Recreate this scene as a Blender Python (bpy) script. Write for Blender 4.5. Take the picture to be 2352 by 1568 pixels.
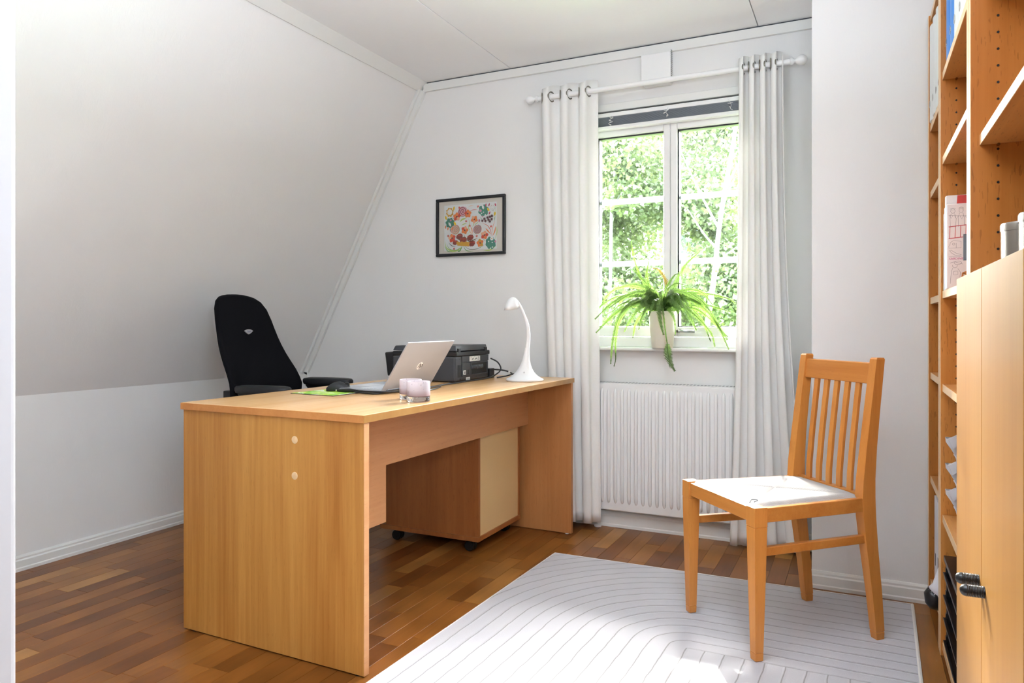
import bpy, bmesh, math, random
from mathutils import Vector, Matrix
PI = math.pi
sc = bpy.context.scene
col = sc.collection
for o in list(bpy.data.objects):
    bpy.data.objects.remove(o, do_unlink=True)

# ------------------------------------------------------------------ camera, sky, sun, lights, exposure
cam_d = bpy.data.cameras.new('camera')
cam = bpy.data.objects.new('camera', cam_d); col.objects.link(cam)
cam.location = (0, 0, 1.005)
cam.rotation_euler = (PI / 2, 0, math.radians(25.70))
cam_d.sensor_width = 36; cam_d.lens = 36 * 1660 / 2352
cam_d.shift_y = -40 / 2352
cam_d.clip_start = 0.02; cam_d.clip_end = 200
sc.camera = cam

sc.view_settings.view_transform = 'Standard'
sc.view_settings.look = 'None'
sc.view_settings.gamma = 1
sc.view_settings.use_curve_mapping = False
sc.view_settings.exposure = 0.12

SUN_E, SKY_S = 18.0, 17.0
FILL_SIDE, FILL_UP = 18.0, 62.0
w = bpy.data.worlds.new('sky'); sc.world = w; w.use_nodes = True
nt = w.node_tree; nt.nodes.clear()
wo = nt.nodes.new('ShaderNodeOutputWorld'); bg = nt.nodes.new('ShaderNodeBackground')
sky = nt.nodes.new('ShaderNodeTexSky')
sky.sky_type = 'NISHITA'; sky.sun_disc = False
sky.sun_elevation = math.radians(37); sky.sun_rotation = math.radians(-20)
sky.dust_density = 3.0; sky.air_density = 1.0; sky.ozone_density = 1.0
hs = nt.nodes.new('ShaderNodeHueSaturation'); hs.inputs['Saturation'].default_value = 0.35; hs.inputs['Hue'].default_value = 0.5
nt.links.new(sky.outputs[0], hs.inputs['Color']); nt.links.new(hs.outputs[0], bg.inputs[0])
bg.inputs[1].default_value = SKY_S
nt.links.new(bg.outputs[0], wo.inputs[0])

def light(name, kind, loc, energy, aim=None, size=1, size_y=None, color=(1, 1, 1)):
    d = bpy.data.lights.new(name, kind); d.energy = energy; d.color = color
    o = bpy.data.objects.new(name, d); col.objects.link(o); o.location = loc
    if kind == 'AREA':
        d.shape = 'RECTANGLE'; d.size = size; d.size_y = size_y or size
    if aim is not None:
        o.rotation_euler = Vector(aim).to_track_quat('-Z', 'Y').to_euler()
    return o
sun = light('sun', 'SUN', (-4, 12, 8), SUN_E, aim=(0.60, -1.25, -0.93), color=(1.0, 0.96, 0.9))
sun.data.angle = math.radians(0.6)
lp = light('window_portal', 'AREA', (-0.825, 3.72, 1.47), 1.0, aim=(0, -1, 0), size=0.98, size_y=1.2)
lp.data.cycles.is_portal = True
light('camera_side_fill', 'AREA', (0.30, 0.10, 1.40), FILL_SIDE, aim=(-0.85, 0.60, -0.02), size=0.45, size_y=0.6, color=(0.86, 0.955, 1.08))  # added fill light beside the camera, unseen, brightens slope and desk side
light('ceiling_fill', 'AREA', (-0.56, 1.00, 1.72), FILL_UP, aim=(0.0, -0.04, 1), size=0.5, size_y=0.5, color=(0.86, 0.955, 1.08))  # added fill light above the view, unseen, aimed up to brighten the ceiling

# ------------------------------------------------------------------ helpers
def V(*a): return Vector(a)
class MB:
    """collects geometry in world coordinates"""
    def __init__(s): s.v = []; s.f = []; s.m = []; s.mi = 0; s.uv = None
    def add(s, vs, fs):
        b = len(s.v); s.v += [Vector(p) for p in vs]
        for f in fs: s.f.append([b + i for i in f]); s.m.append(s.mi)
        return s
    def box(s, x0, x1, y0, y1, z0, z1, T=None):
        vs = [V(x, y, z) for z in (z0, z1) for y in (y0, y1) for x in (x0, x1)]
        if T: vs = [T(p) for p in vs]
        return s.add(vs, [(0, 2, 3, 1), (4, 5, 7, 6), (0, 1, 5, 4), (2, 6, 7, 3), (0, 4, 6, 2), (1, 3, 7, 5)])
    def loft(s, rings, cap=True, close=True):
        n = len(rings[0]); b = len(s.v); vs = [p for r in rings for p in r]; fs = []
        for i in range(len(rings) - 1):
            for j in range(n if close else n - 1):
                k = (j + 1) % n
                fs.append((i * n + j, i * n + k, (i + 1) * n + k, (i + 1) * n + j))
        if cap:
            fs.append(tuple(reversed(range(n)))); fs.append(tuple((len(rings) - 1) * n + j for j in range(n)))
        return s.add(vs, fs)
    def lathe(s, prof, seg=32, T=None, cap=True):
        T = T or (lambda p: p)
        return s.loft([[T(V(r * math.cos(2 * PI * j / seg), r * math.sin(2 * PI * j / seg), z)) for j in range(seg)] for r, z in prof], cap)
    def tube(s, pts, r, seg=8, cap=True):
        pts = [Vector(p) for p in pts]; n = len(pts)
        rr = r if isinstance(r, (list, tuple)) else [r] * n
        t0 = (pts[1] - pts[0]).normalized()
        up = Vector((0, 0, 1)) if abs(t0.z) < .9 else Vector((1, 0, 0))
        a = t0.cross(up).normalized(); rings = []
        for i, p in enumerate(pts):
            t = (pts[min(i + 1, n - 1)] - pts[max(i - 1, 0)]).normalized()
            a = (a - t * a.dot(t)).normalized(); b = t.cross(a)
            rings.append([p + (a * math.cos(2 * PI * j / seg) + b * math.sin(2 * PI * j / seg)) * rr[i] for j in range(seg)])
        return s.loft(rings, cap)
    def prism(s, poly, d):
        """poly: list of 3d points (planar), d: extrusion vector"""
        d = Vector(d); poly = [Vector(p) for p in poly]
        return s.loft([poly, [p + d for p in poly]])
    def grid(s, fn, nu, nv):
        vs = [fn(i / nu, j / nv) for j in range(nv + 1) for i in range(nu + 1)]
        fs = [(j * (nu + 1) + i, j * (nu + 1) + i + 1, (j + 1) * (nu + 1) + i + 1, (j + 1) * (nu + 1) + i) for j in range(nv) for i in range(nu)]
        return s.add(vs, fs)

def smooth_path(pts, n=8):
    pts = [Vector(p) for p in pts]; out = []
    P = [pts[0] * 2 - pts[1]] + pts + [pts[-1] * 2 - pts[-2]]
    for i in range(1, len(P) - 2):
        for k in range(n):
            t = k / n
            out.append(.5 * ((2 * P[i]) + (P[i + 1] - P[i - 1]) * t + (2 * P[i - 1] - 5 * P[i] + 4 * P[i + 1] - P[i + 2]) * t * t + (3 * P[i] - P[i - 1] - 3 * P[i + 1] + P[i + 2]) * t ** 3))
    out.append(pts[-1]); return out

def wmat(o):
    m = Matrix.LocRotScale(o.location, o.rotation_euler, o.scale)
    return wmat(o.parent) @ m if o.parent else m

def obj(name, mb, mat, parent=None, smooth=False, bevel=0, seg=2, kind=None, label=None, local=False, fixn=True, solid=0, angle=40):
    me = bpy.data.meshes.new(name)
    vs = mb.v
    org = None
    if parent is not None and not local:
        inv = wmat(parent).inverted(); vs = [inv @ p for p in vs]
    me.from_pydata([tuple(p) for p in vs], [], mb.f)
    mats = mat if isinstance(mat, (list, tuple)) else [mat]
    for m in mats: me.materials.append(m)
    if len(mats) > 1: me.polygons.foreach_set('material_index', mb.m)
    if fixn:
        bm = bmesh.new(); bm.from_mesh(me); bmesh.ops.recalc_face_normals(bm, faces=bm.faces); bm.to_mesh(me); bm.free()
    if smooth:
        me.polygons.foreach_set('use_smooth', [True] * len(me.polygons))
        if smooth != 'all':
            try: me.set_sharp_from_angle(angle=math.radians(angle))
            except Exception: pass
    me.update()
    o = bpy.data.objects.new(name, me); col.objects.link(o)
    if parent is not None: o.parent = parent
    if solid:
        m = o.modifiers.new('solid', 'SOLIDIFY'); m.thickness = solid; m.offset = 0
    if bevel:
        m = o.modifiers.new('bevel', 'BEVEL'); m.width = bevel; m.segments = seg; m.limit_method = 'ANGLE'; m.angle_limit = math.radians(35)
    if kind: o['kind'] = kind
    if label: o['label'] = label
    return o
def thing(name, label, cat, loc, rotz=0, group=None):
    o = bpy.data.objects.new(name, None); col.objects.link(o)
    o.location = loc; o.rotation_euler = (0, 0, rotz); o.empty_display_size = .05
    o['label'] = label; o['category'] = cat
    if group: o['group'] = group
    return o
def tag(o, label, cat, group=None):
    o['label'] = label; o['category'] = cat
    if group: o['group'] = group
    return o
def struct(name, mb, mat, parent=None, **k):
    return obj(name, mb, mat, parent, kind=None if parent else 'structure', **k)
def text_mb(mb, body, size, org, xd, yd, bold=0.0, shear=0.0, align='LEFT'):
    c = bpy.data.curves.new('t', 'FONT'); c.body = body; c.size = size; c.offset = bold; c.shear = shear; c.align_x = align
    c.resolution_u = 3
    o = bpy.data.objects.new('t', c); col.objects.link(o)
    dg = bpy.context.evaluated_depsgraph_get(); dg.update()
    me = bpy.data.meshes.new_from_object(o.evaluated_get(dg))
    org, xd, yd = Vector(org), Vector(xd), Vector(yd)
    mb.add([org + xd * v.co.x + yd * v.co.y for v in me.vertices], [tuple(p.vertices) for p in me.polygons])
    bpy.data.objects.remove(o); bpy.data.curves.remove(c); bpy.data.meshes.remove(me)

# ------------------------------------------------------------------ materials
def s2l(*c): return tuple(((x / 255) / 12.92 if x / 255 < .04045 else ((x / 255 + .055) / 1.055) ** 2.4) for x in c) + (1,)
class N:
    def __init__(s, name):
        s.mat = bpy.data.materials.new(name); s.mat.use_nodes = True; s.t = s.mat.node_tree; s.t.nodes.clear()
        s.out = s.n('ShaderNodeOutputMaterial')
    def n(s, t, **kw):
        nd = s.t.nodes.new(t)
        for k, v in kw.items(): setattr(nd, k, v)
        return nd
    def l(s, a, b): s.t.links.new(a, b)
    def val(s, sock, v):
        if hasattr(v, 'links') or isinstance(v, bpy.types.NodeSocket): s.l(v, sock)
        else: sock.default_value = v
    def math(s, op, a, b=None, c=None):
        m = s.n('ShaderNodeMath', operation=op); s.val(m.inputs[0], a)
        if b is not None: s.val(m.inputs[1], b)
        if c is not None: s.val(m.inputs[2], c)
        return m.outputs[0]
    def mix(s, f, a, b, mode='MIX'):
        m = s.n('ShaderNodeMix', data_type='RGBA', blend_type=mode)
        s.val(m.inputs[0], f); s.val(m.inputs[6], a); s.val(m.inputs[7], b); return m.outputs[2]
    def coords(s, scale=(1, 1, 1), kind='Object', rnd=False):
        tc = s.n('ShaderNodeTexCoord'); mp = s.n('ShaderNodeMapping')
        s.l(tc.outputs[kind], mp.inputs[0]); mp.inputs['Scale'].default_value = scale
        if rnd:
            oi = s.n('ShaderNodeObjectInfo'); cb = s.n('ShaderNodeCombineXYZ')
            for i, k in enumerate((37.0, 91.0, 53.0)): s.l(s.math('MULTIPLY', oi.outputs['Random'], k), cb.inputs[i])
            s.l(cb.outputs[0], mp.inputs['Location'])
        return mp.outputs[0]
    def noise(s, vec, scale, detail=3, rough=.5, dist=0):
        n = s.n('ShaderNodeTexNoise'); s.l(vec, n.inputs['Vector']); n.inputs['Scale'].default_value = scale
        n.inputs['Detail'].default_value = detail; n.inputs['Roughness'].default_value = rough; n.inputs['Distortion'].default_value = dist
        return n.outputs[0]
    def ramp(s, f, stops):
        r = s.n('ShaderNodeValToRGB'); s.l(f, r.inputs[0]); e = r.color_ramp.elements
        while len(e) < len(stops): e.new(.5)
        for el, (p, c) in zip(e, stops): el.position = p; el.color = c
        return r.outputs[0]
    def bump(s, h, strength=.2, dist=.002):
        b = s.n('ShaderNodeBump'); s.l(h, b.inputs['Height']); b.inputs['Strength'].default_value = strength; b.inputs['Distance'].default_value = dist
        return b.outputs[0]
    def principled(s, color, rough=.5, metal=0, bump=None, spec=.5, trans=0, ior=1.45, sheen=0, coat=0, alpha=None):
        p = s.n('ShaderNodeBsdfPrincipled')
        s.val(p.inputs['Base Color'], color); s.val(p.inputs['Roughness'], rough); s.val(p.inputs['Metallic'], metal)
        p.inputs['Specular IOR Level'].default_value = spec; p.inputs['Transmission Weight'].default_value = trans; p.inputs['IOR'].default_value = ior
        p.inputs['Sheen Weight'].default_value = sheen; p.inputs['Coat Weight'].default_value = coat
        if bump: s.l(bump, p.inputs['Normal'])
        s.l(p.outputs[0], s.out.inputs[0]); return p

def plain(name, rgb, rough=.5, metal=0, spec=.5, grain=0, **k):
    m = N(name); c = s2l(*rgb)
    nz = m.noise(m.coords(), 60, 2)
    colr = m.mix(m.math('MULTIPLY', nz, .12), c, tuple(x * .8 for x in c[:3]) + (1,))
    bp = m.bump(m.noise(m.coords(), grain, 2), .15, .001) if grain else None
    m.principled(colr, rough, metal, bp, spec, **k); return m.mat

def wood(name, light_c, dark_c, grain='z', rough=.35, k=1.0, fleck=.35, spec=.45, streak=1.0):
    m = N(name); ax = 'xyz'.index(grain)
    sc1 = [9.0 * k] * 3; sc1[ax] = .55 * k
    sc2 = [70.0 * k] * 3; sc2[ax] = 2.2 * k
    sc3 = [260.0 * k] * 3; sc3[ax] = 34.0 * k
    a = m.noise(m.coords(sc1, rnd=True), 1.0, 4, .55, .4)
    b = m.noise(m.coords(sc2, rnd=True), 1.0, 4, .6, .2)
    f = m.noise(m.coords(sc3, rnd=True), 1.0, 1, .5)
    t = m.math('ADD', m.math('MULTIPLY', a, .65 * streak), m.math('MULTIPLY', b, .35))
    lo, hi = (.30, .66)
    base = m.ramp(t, [(lo, s2l(*dark_c)), (hi, s2l(*light_c))])
    fl = m.math('MULTIPLY', m.math('GREATER_THAN', f, .66), fleck)
    dk = tuple(x * .55 for x in s2l(*dark_c)[:3]) + (1,)
    colr = m.mix(fl, base, dk)
    m.principled(colr, rough, 0, m.bump(b, .06, .0006), spec); return m.mat

def wall_paper(name, rgb):
    m = N(name)
    v = m.coords((55, 55, 12)); n1 = m.noise(v, 1.0, 4, .65, .8)
    n2 = m.noise(m.coords((1, 1, 1)), 2.0, 2)
    c = s2l(*rgb)
    colr = m.mix(m.math('MULTIPLY', n2, .10), c, tuple(x * .93 for x in c[:3]) + (1,))
    m.principled(colr, .72, 0, m.bump(n1, .22, .003), .25); return m.mat

M = {}
M['wall'] = wall_paper('wallpaper_white', (234, 233, 231))
M['ceiling'] = plain('ceiling_white', (252, 252, 252), .8, spec=.2)
M['trim'] = plain('trim_paint_white', (232, 232, 228), .42)
M['gloss'] = plain('white_lacquer', (240, 240, 239), .3)
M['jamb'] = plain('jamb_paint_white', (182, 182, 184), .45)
M['black_gap'] = plain('black_rubber', (22, 23, 25), .5)
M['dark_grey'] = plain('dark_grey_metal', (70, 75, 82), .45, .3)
M['blind'] = plain('grey_slats', (158, 165, 174), .4, .2)
M['bar'] = plain('pale_blue_white_bar', (196, 208, 214), .5)
M['radiator'] = plain('radiator_enamel', (238, 238, 237), .35)
M['beech_desk'] = wood('beech_desk_panel', (208, 152, 78), (160, 98, 38), 'z', .38, .9, .12)
M['beech_top'] = wood('beech_desk_top', (226, 184, 134), (203, 152, 98), 'y', .24, .8, .15, .6)
M['beech_edge'] = wood('beech_edge_band', (205, 140, 78), (184, 116, 58), 'y', .4, 1, .1)
M['beech_pale'] = wood('beech_laminate_pinkish', (204, 152, 104), (186, 130, 84), 'y', .45, .8, .15)
M['beech_palez'] = wood('beech_laminate_upright', (192, 136, 84), (170, 112, 64), 'z', .45, .8, .15)
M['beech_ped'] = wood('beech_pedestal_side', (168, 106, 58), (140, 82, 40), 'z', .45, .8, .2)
M['hardboard'] = plain('pale_hardboard', (228, 196, 142), .6)
M['beech_shelf'] = wood('beech_bookcase', (192, 126, 60), (164, 98, 38), 'z', .36, .9, .45)
M['beech_shelfy'] = wood('beech_bookcase_shelf', (204, 146, 84), (178, 116, 58), 'y', .4, .9, .35)
M['beech_front'] = wood('beech_front_edge', (236, 204, 160), (220, 180, 130), 'y', .35, .9, .1)  # pale edge banding; window light on the shelf edges is put into its colour
M['beech_door'] = wood('beech_door', (166, 124, 66), (148, 102, 50), 'z', .33, .55, .05)
M['chair_wood'] = wood('lacquered_beech', (206, 140, 70), (182, 110, 46), 'z', .3, .9, .12)
M['chair_wood_y'] = wood('lacquered_beech_rail', (200, 134, 66), (176, 104, 42), 'x', .3, .9, .12)
M['black_fabric'] = plain('black_fabric', (13, 13, 16), .95, spec=.12, grain=900)
M['black_plastic'] = plain('black_plastic', (24, 24, 25), .32)
M['black_matte'] = plain('black_matte_plastic', (25, 26, 28), .5)
M['printer_grey'] = plain('charcoal_plastic', (58, 60, 64), .42)
M['silver'] = plain('laptop_aluminium', (160, 160, 163), .42, .12)
M['keys'] = plain('silver_keys', (196, 196, 198), .45)
M['chrome'] = plain('chrome', (205, 205, 205), .12, 1)
M['steel'] = plain('brushed_steel', (150, 144, 136), .24, 1)
M['brass'] = plain('brass', (190, 150, 80), .25, 1)
M['lamp_white'] = plain('lamp_white_plastic', (238, 238, 238), .35)
M['paper'] = plain('white_paper', (236, 236, 232), .7)
M['mat_board'] = plain('cream_mount', (226, 216, 202), .8)
M['bin'] = plain('frosted_plastic', (238, 238, 242), .35, trans=.25)
M['blue'] = plain('blue_binder', (34, 118, 200), .4)
M['white_binder'] = plain('white_binder', (226, 228, 226), .5)
M['black_binder'] = plain('black_binder', (26, 26, 24), .45)
M['file_white'] = plain('white_card', (232, 230, 236), .6)
M['pot'] = plain('cream_glazed_pot', (240, 234, 216), .28)
M['soil'] = plain('soil', (60, 44, 30), .95)
M['marble'] = plain('white_marble', (236, 235, 233), .25)
M['eyelet'] = plain('antique_metal', (140, 136, 126), .3, 1)
M['bark'] = plain('pale_bark', (96, 100, 98), .9)

def mk_glass(name, tint=(1, 1, 1, 1), refl=.06):
    m = N(name); tr = m.n('ShaderNodeBsdfTransparent'); tr.inputs[0].default_value = tint
    gl = m.n('ShaderNodeBsdfGlossy'); gl.inputs['Roughness'].default_value = .02
    fr = m.n('ShaderNodeFresnel'); fr.inputs[0].default_value = 1.45
    mx = m.n('ShaderNodeMixShader'); m.l(fr.outputs[0], mx.inputs[0]); m.l(tr.outputs[0], mx.inputs[1]); m.l(gl.outputs[0], mx.inputs[2])
    m.l(mx.outputs[0], m.out.inputs[0]); return m.mat
M['pane'] = mk_glass('window_glass', (.97, .985, .98, 1))
M['clear_glass'] = mk_glass('picture_glass')
def mk_tumbler(name):
    m = N(name); p = m.principled((.96, .96, .97, 1), .04, 0, None, .5, trans=1.0, ior=1.45); return m.mat
M['tumbler'] = mk_tumbler('thick_clear_glass')
def mk_frost():
    m = N('frosted_lilac_coating')
    n = m.noise(m.coords((1, 1, 1)), 160, 4, .65); g = m.n('ShaderNodeTexCoord'); sx = m.n('ShaderNodeSeparateXYZ'); m.l(g.outputs['Object'], sx.inputs[0])
    h = m.math('MULTIPLY', m.math('SUBTRACT', sx.outputs[2], .018), 45.0)
    c = m.mix(m.math('MINIMUM', h, 1.0), s2l(176, 150, 152), s2l(216, 208, 211))
    sp = m.math('GREATER_THAN', n, .655)
    c = m.mix(m.math('MULTIPLY', sp, .55), c, s2l(70, 52, 62))
    df = m.n('ShaderNodeBsdfDiffuse'); m.l(c, df.inputs[0]); tl = m.n('ShaderNodeBsdfTranslucent'); m.l(c, tl.inputs[0])
    mx = m.n('ShaderNodeMixShader'); mx.inputs[0].default_value = .45; m.l(df.outputs[0], mx.inputs[1]); m.l(tl.outputs[0], mx.inputs[2])
    m.l(mx.outputs[0], m.out.inputs[0]); return m.mat
M['frost'] = mk_frost()
def mk_cloth(name, rgb, tl_f=.4):
    m = N(name); c = s2l(*rgb)
    n = m.noise(m.coords((30, 30, 700)), 1.0, 3, .6); n2 = m.noise(m.coords((60, 60, 900)), 1.0, 1, .5)
    th = m.math('MULTIPLY', m.math('GREATER_THAN', n2, .68), .10)
    cc = m.mix(th, c, s2l(190, 184, 172))
    bp = m.bump(n, .12, .0015)
    df = m.n('ShaderNodeBsdfDiffuse'); m.l(cc, df.inputs[0]); m.l(bp, df.inputs['Normal'])
    tl = m.n('ShaderNodeBsdfTranslucent'); m.l(cc, tl.inputs[0])
    mx = m.n('ShaderNodeMixShader'); mx.inputs[0].default_value = tl_f; m.l(df.outputs[0], mx.inputs[1]); m.l(tl.outputs[0], mx.inputs[2])
    m.l(mx.outputs[0], m.out.inputs[0]); return m.mat
M['curtain'] = mk_cloth('white_linen', (251, 250, 247), .14)
def mk_leaf(name, c1, c2, tl_c, f=.45, sc_=1.5, attr=True):
    m = N(name)
    gi = m.n('ShaderNodeNewGeometry')
    n = gi.outputs['Random Per Island']
    c = m.mix(n, s2l(*c1), s2l(*c2))
    df = m.n('ShaderNodeBsdfPrincipled'); m.l(c, df.inputs['Base Color']); df.inputs['Roughness'].default_value = .45
    tl = m.n('ShaderNodeBsdfTranslucent'); m.l(m.mix(n, s2l(*tl_c), s2l(*c2)), tl.inputs[0])
    mx = m.n('ShaderNodeMixShader'); mx.inputs[0].default_value = f; m.l(df.outputs[0], mx.inputs[1]); m.l(tl.outputs[0], mx.inputs[2])
    m.l(mx.outputs[0], m.out.inputs[0]); return m.mat
M['leaf_near'] = mk_leaf('aspen_leaf', (52, 66, 42), (82, 96, 64), (96, 112, 58), .5)
M['leaf_far'] = mk_leaf('tree_leaf_far', (60, 78, 68), (88, 104, 90), (92, 108, 76), .5)
M['frond'] = mk_leaf('fern_green', (50, 84, 30), (94, 122, 58), (98, 126, 48), .4)
M['frond_dry'] = mk_leaf('fern_brownish', (90, 84, 30), (124, 98, 40), (140, 120, 46), .4)

def mk_stave():
    m = N('oak_parquet')
    oi = m.n('ShaderNodeObjectInfo')
    v = m.coords((40, 1.8, 40), rnd=True); g = m.noise(v, 1.0, 5, .62, .6)
    vv = m.coords((26, 1.3, 26), rnd=True)
    wv = m.n('ShaderNodeTexWave', wave_type='RINGS', rings_direction='X'); m.l(vv, wv.inputs['Vector'])
    wv.inputs['Scale'].default_value = 1.1; wv.inputs['Distortion'].default_value = 2.5; wv.inputs['Detail'].default_value = 3
    base = m.ramp(oi.outputs['Random'], [(0.0, s2l(104, 60, 22)), (.3, s2l(120, 72, 28)), (.65, s2l(132, 82, 35)), (.9, s2l(146, 96, 44)), (1.0, s2l(168, 120, 64))])
    t = m.math('ADD', m.math('MULTIPLY', g, .7), m.math('MULTIPLY', wv.outputs[1], .3))
    d = m.ramp(t, [(.28, (.80, .79, .78, 1)), (.70, (1.08, 1.07, 1.06, 1))])
    colr = m.mix(1.0, base, d, 'MULTIPLY')
    m.principled(colr, .30, 0, m.bump(g, .05, .0006), .25); return m.mat
M['stave'] = mk_stave()

def mk_rug():
    m = N('cut_pile_rug')
    uv = m.n('ShaderNodeUVMap'); sp = m.n('ShaderNodeSeparateXYZ'); m.l(uv.outputs[0], sp.inputs[0])
    wob = m.noise(m.coords((1, 1, 1), 'UV'), 9, 2)
    wob = m.math('MULTIPLY', m.math('SUBTRACT', wob, .5), .012)
    s, t = m.math('ADD', sp.outputs[0], wob), m.math('ADD', sp.outputs[1], wob)
    S0, T0, P = .735, .69, .0570
    ds = m.math('MAXIMUM', m.math('SUBTRACT', S0, s), 0.0); dt = m.math('MAXIMUM', m.math('SUBTRACT', T0, t), 0.0)
    d = m.math('SQRT', m.math('ADD', m.math('MULTIPLY', ds, ds), m.math('MULTIPLY', dt, dt)))
    inner = m.math('MULTIPLY', m.math('GREATER_THAN', s, S0), m.math('GREATER_THAN', t, T0))
    dB = m.math('SUBTRACT', s, S0)
    dd = m.math('ADD', m.math('MULTIPLY', d, m.math('SUBTRACT', 1.0, inner)), m.math('MULTIPLY', dB, inner))
    ph = m.math('ABSOLUTE', m.math('SUBTRACT', m.math('FRACT', m.math('ADD', m.math('DIVIDE', dd, P), .5)), .5))
    dist = m.math('MULTIPLY', ph, P)                       # metres to the nearest groove
    fz = m.noise(m.coords((1, 1, 1), 'UV'), 420, 2, .7)
    line = m.math('SUBTRACT', 1.0, m.math('MINIMUM', m.math('DIVIDE', dist, m.math('ADD', .0012, m.math('MULTIPLY', fz, .0035))), 1.0))
    groove = m.math('MINIMUM', m.math('DIVIDE', dist, .008), 1.0)
    big = m.noise(m.coords((1, 1, 1), 'UV'), 5, 3)
    base = m.mix(big, s2l(198, 197, 200), s2l(184, 183, 189))
    base = m.mix(m.math('MULTIPLY', fz, .18), base, s2l(166, 164, 164))
    colr = m.mix(m.math('MULTIPLY', line, .75), base, s2l(104, 98, 92))
    hgt = m.math('ADD', m.math('MULTIPLY', groove, 1.0), m.math('MULTIPLY', fz, .35))
    m.principled(colr, .95, 0, m.bump(hgt, .5, .004), .1, sheen=.25); return m.mat
M['rug'] = mk_rug()
M['rug_edge'] = plain('rug_binding', (224, 220, 214), .9, grain=500)
def mk_cord(name, ax):
    m = N(name); tc = m.n('ShaderNodeTexCoord'); sp = m.n('ShaderNodeSeparateXYZ'); m.l(tc.outputs['Object'], sp.inputs[0])
    wv = m.math('SINE', m.math('MULTIPLY', sp.outputs[ax], 2 * PI / .0042))
    c = m.mix(m.math('MULTIPLY', m.noise(m.coords(), 40, 3), .35), s2l(186, 184, 182), s2l(154, 151, 148))
    m.principled(c, .85, 0, m.bump(wv, .35, .0014), .15); return m.mat
M['cord_x'] = mk_cord('paper_cord_across', 0); M['cord_y'] = mk_cord('paper_cord_along', 1)

# ------------------------------------------------------------------ the room
XL, XK, XR = -3.09, -2.222, 0.53        # knee wall, slope top, right wall
YF, YC, YN = 3.46, 2.995, -1.6          # far wall, chimney breast face, wall behind the camera
ZC, ZK = 2.36, .712
WX0, WX1, WZ0, WZ1 = -1.30, -.345, .876, 2.075
b = MB()
for (x0, x1, z0, z1) in ((XL - .1, WX0, -.05, 2.6), (WX1, XR + .1, -.05, 2.6), (WX0, WX1, -.05, WZ0), (WX0, WX1, WZ1, 2.6)):
    b.box(x0, x1, YF, YF + .2, z0, z1)
struct('wall_far', b, M['wall'])
struct('wall_left', MB().box(XL - .12, XL, YN, YF, -.05, ZK), M['wall'])
b = MB(); dn = Vector((-(ZC - ZK), 0, (XK - XL))).normalized() * .12
ext = Vector((XK - XL, 0, ZC - ZK)) * .06
p0, p1 = V(XL, YN, ZK), V(XK, YN, ZC)
b.prism([p0, p1 + ext, p1 + ext + dn, p0 + dn], (0, YF - YN, 0))
struct('wall_slope', b, M['wall'])
struct('wall_right', MB().box(XR, XR + .12, YN, YF, -.05, 2.6), M['wall'])
struct('wall_behind', MB().box(XL, XR, YN - .12, YN, -.05, 2.6), M['wall'])
struct('wall_chimney', MB().box(-.166, XR, YC, YF, 0, ZC), M['wall'], bevel=.003)
# stub of wall with painted jamb at the left of the opening the camera looks through
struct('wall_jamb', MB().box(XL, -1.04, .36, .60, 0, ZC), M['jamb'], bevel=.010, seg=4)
# ceiling with its boards
cl = struct('ceiling', MB().box(XK - .1, XR, YN, YF, ZC + .012, ZC + .12), M['trim'])
for x0, x1 in ((XK - .05, -1.671), (-1.667, -.4195), (-.4155, XR)):
    obj('ceiling_panel', MB().box(x0, x1, YN, YF - .002, ZC, ZC + .012), M['ceiling'], cl, bevel=.0015)
# mouldings
struct('trim_1', MB().box(XK + .012, -.166, YF - .018, YF, 2.309, 2.353), M['trim'], bevel=.002)
struct('painted_gap_shadow', MB().box(XK + .02, -.166, YF - .010, YF, 2.3535, ZC - .0005), M['dark_grey'])  # dark strip painted in as the shade between moulding and ceiling
b = MB()
def prof_y(mb, pts, y0, y1): mb.prism([V(x, y0, z) for x, z in pts], (0, y1 - y0, 0))
prof_y(b, [(XK - .022, ZC - .042), (XK - .014, ZC - .046), (XK + .030, ZC - .004), (XK + .034, ZC), (XK, ZC)], .6, YF)
struct('trim_2', b, M['trim'])
b = MB(); d = V(XK - XL, 0, ZC - ZK).normalized(); nrm = V(d.z, 0, -d.x)
q0, q1 = V(XL, YF - .020, ZK), V(XK, YF - .020, ZC) - d * .035
b.prism([q0, q1, q1 + nrm * .042, q0 + nrm * .042], (0, .020, 0))
b.prism([q0, q1, q1 + nrm * .016, q0 + nrm * .016], (0, -.016, 0))
struct('trim_3', b, M['trim'], bevel=.002)
struct('trim_4', MB().box(XL, XL + .045, YF - .020, YF, .05, ZK), M['trim'], bevel=.002)
def base_prof(h=.062):
    return [(0, 0), (.016, 0), (.016, .012), (.013, .016), (.013, h - .020), (.009, h - .015), (.009, h - .008), (.004, h), (0, h)]
b = MB(); b.prism([V(XL + a, .6, z) for a, z in base_prof()], (0, YF - .6, 0)); struct('baseboard_left', b, M['trim'])
b = MB(); b.prism([V(XL, YF - a, z) for a, z in base_prof(.075)], (-.166 - XL, 0, 0)); struct('baseboard_far', b, M['trim'])
b = MB(); b.prism([V(-.172, YC - a, z) for a, z in base_prof(.066)], (.40, 0, 0)); struct('baseboard_chimney', b, M['trim'])

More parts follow.
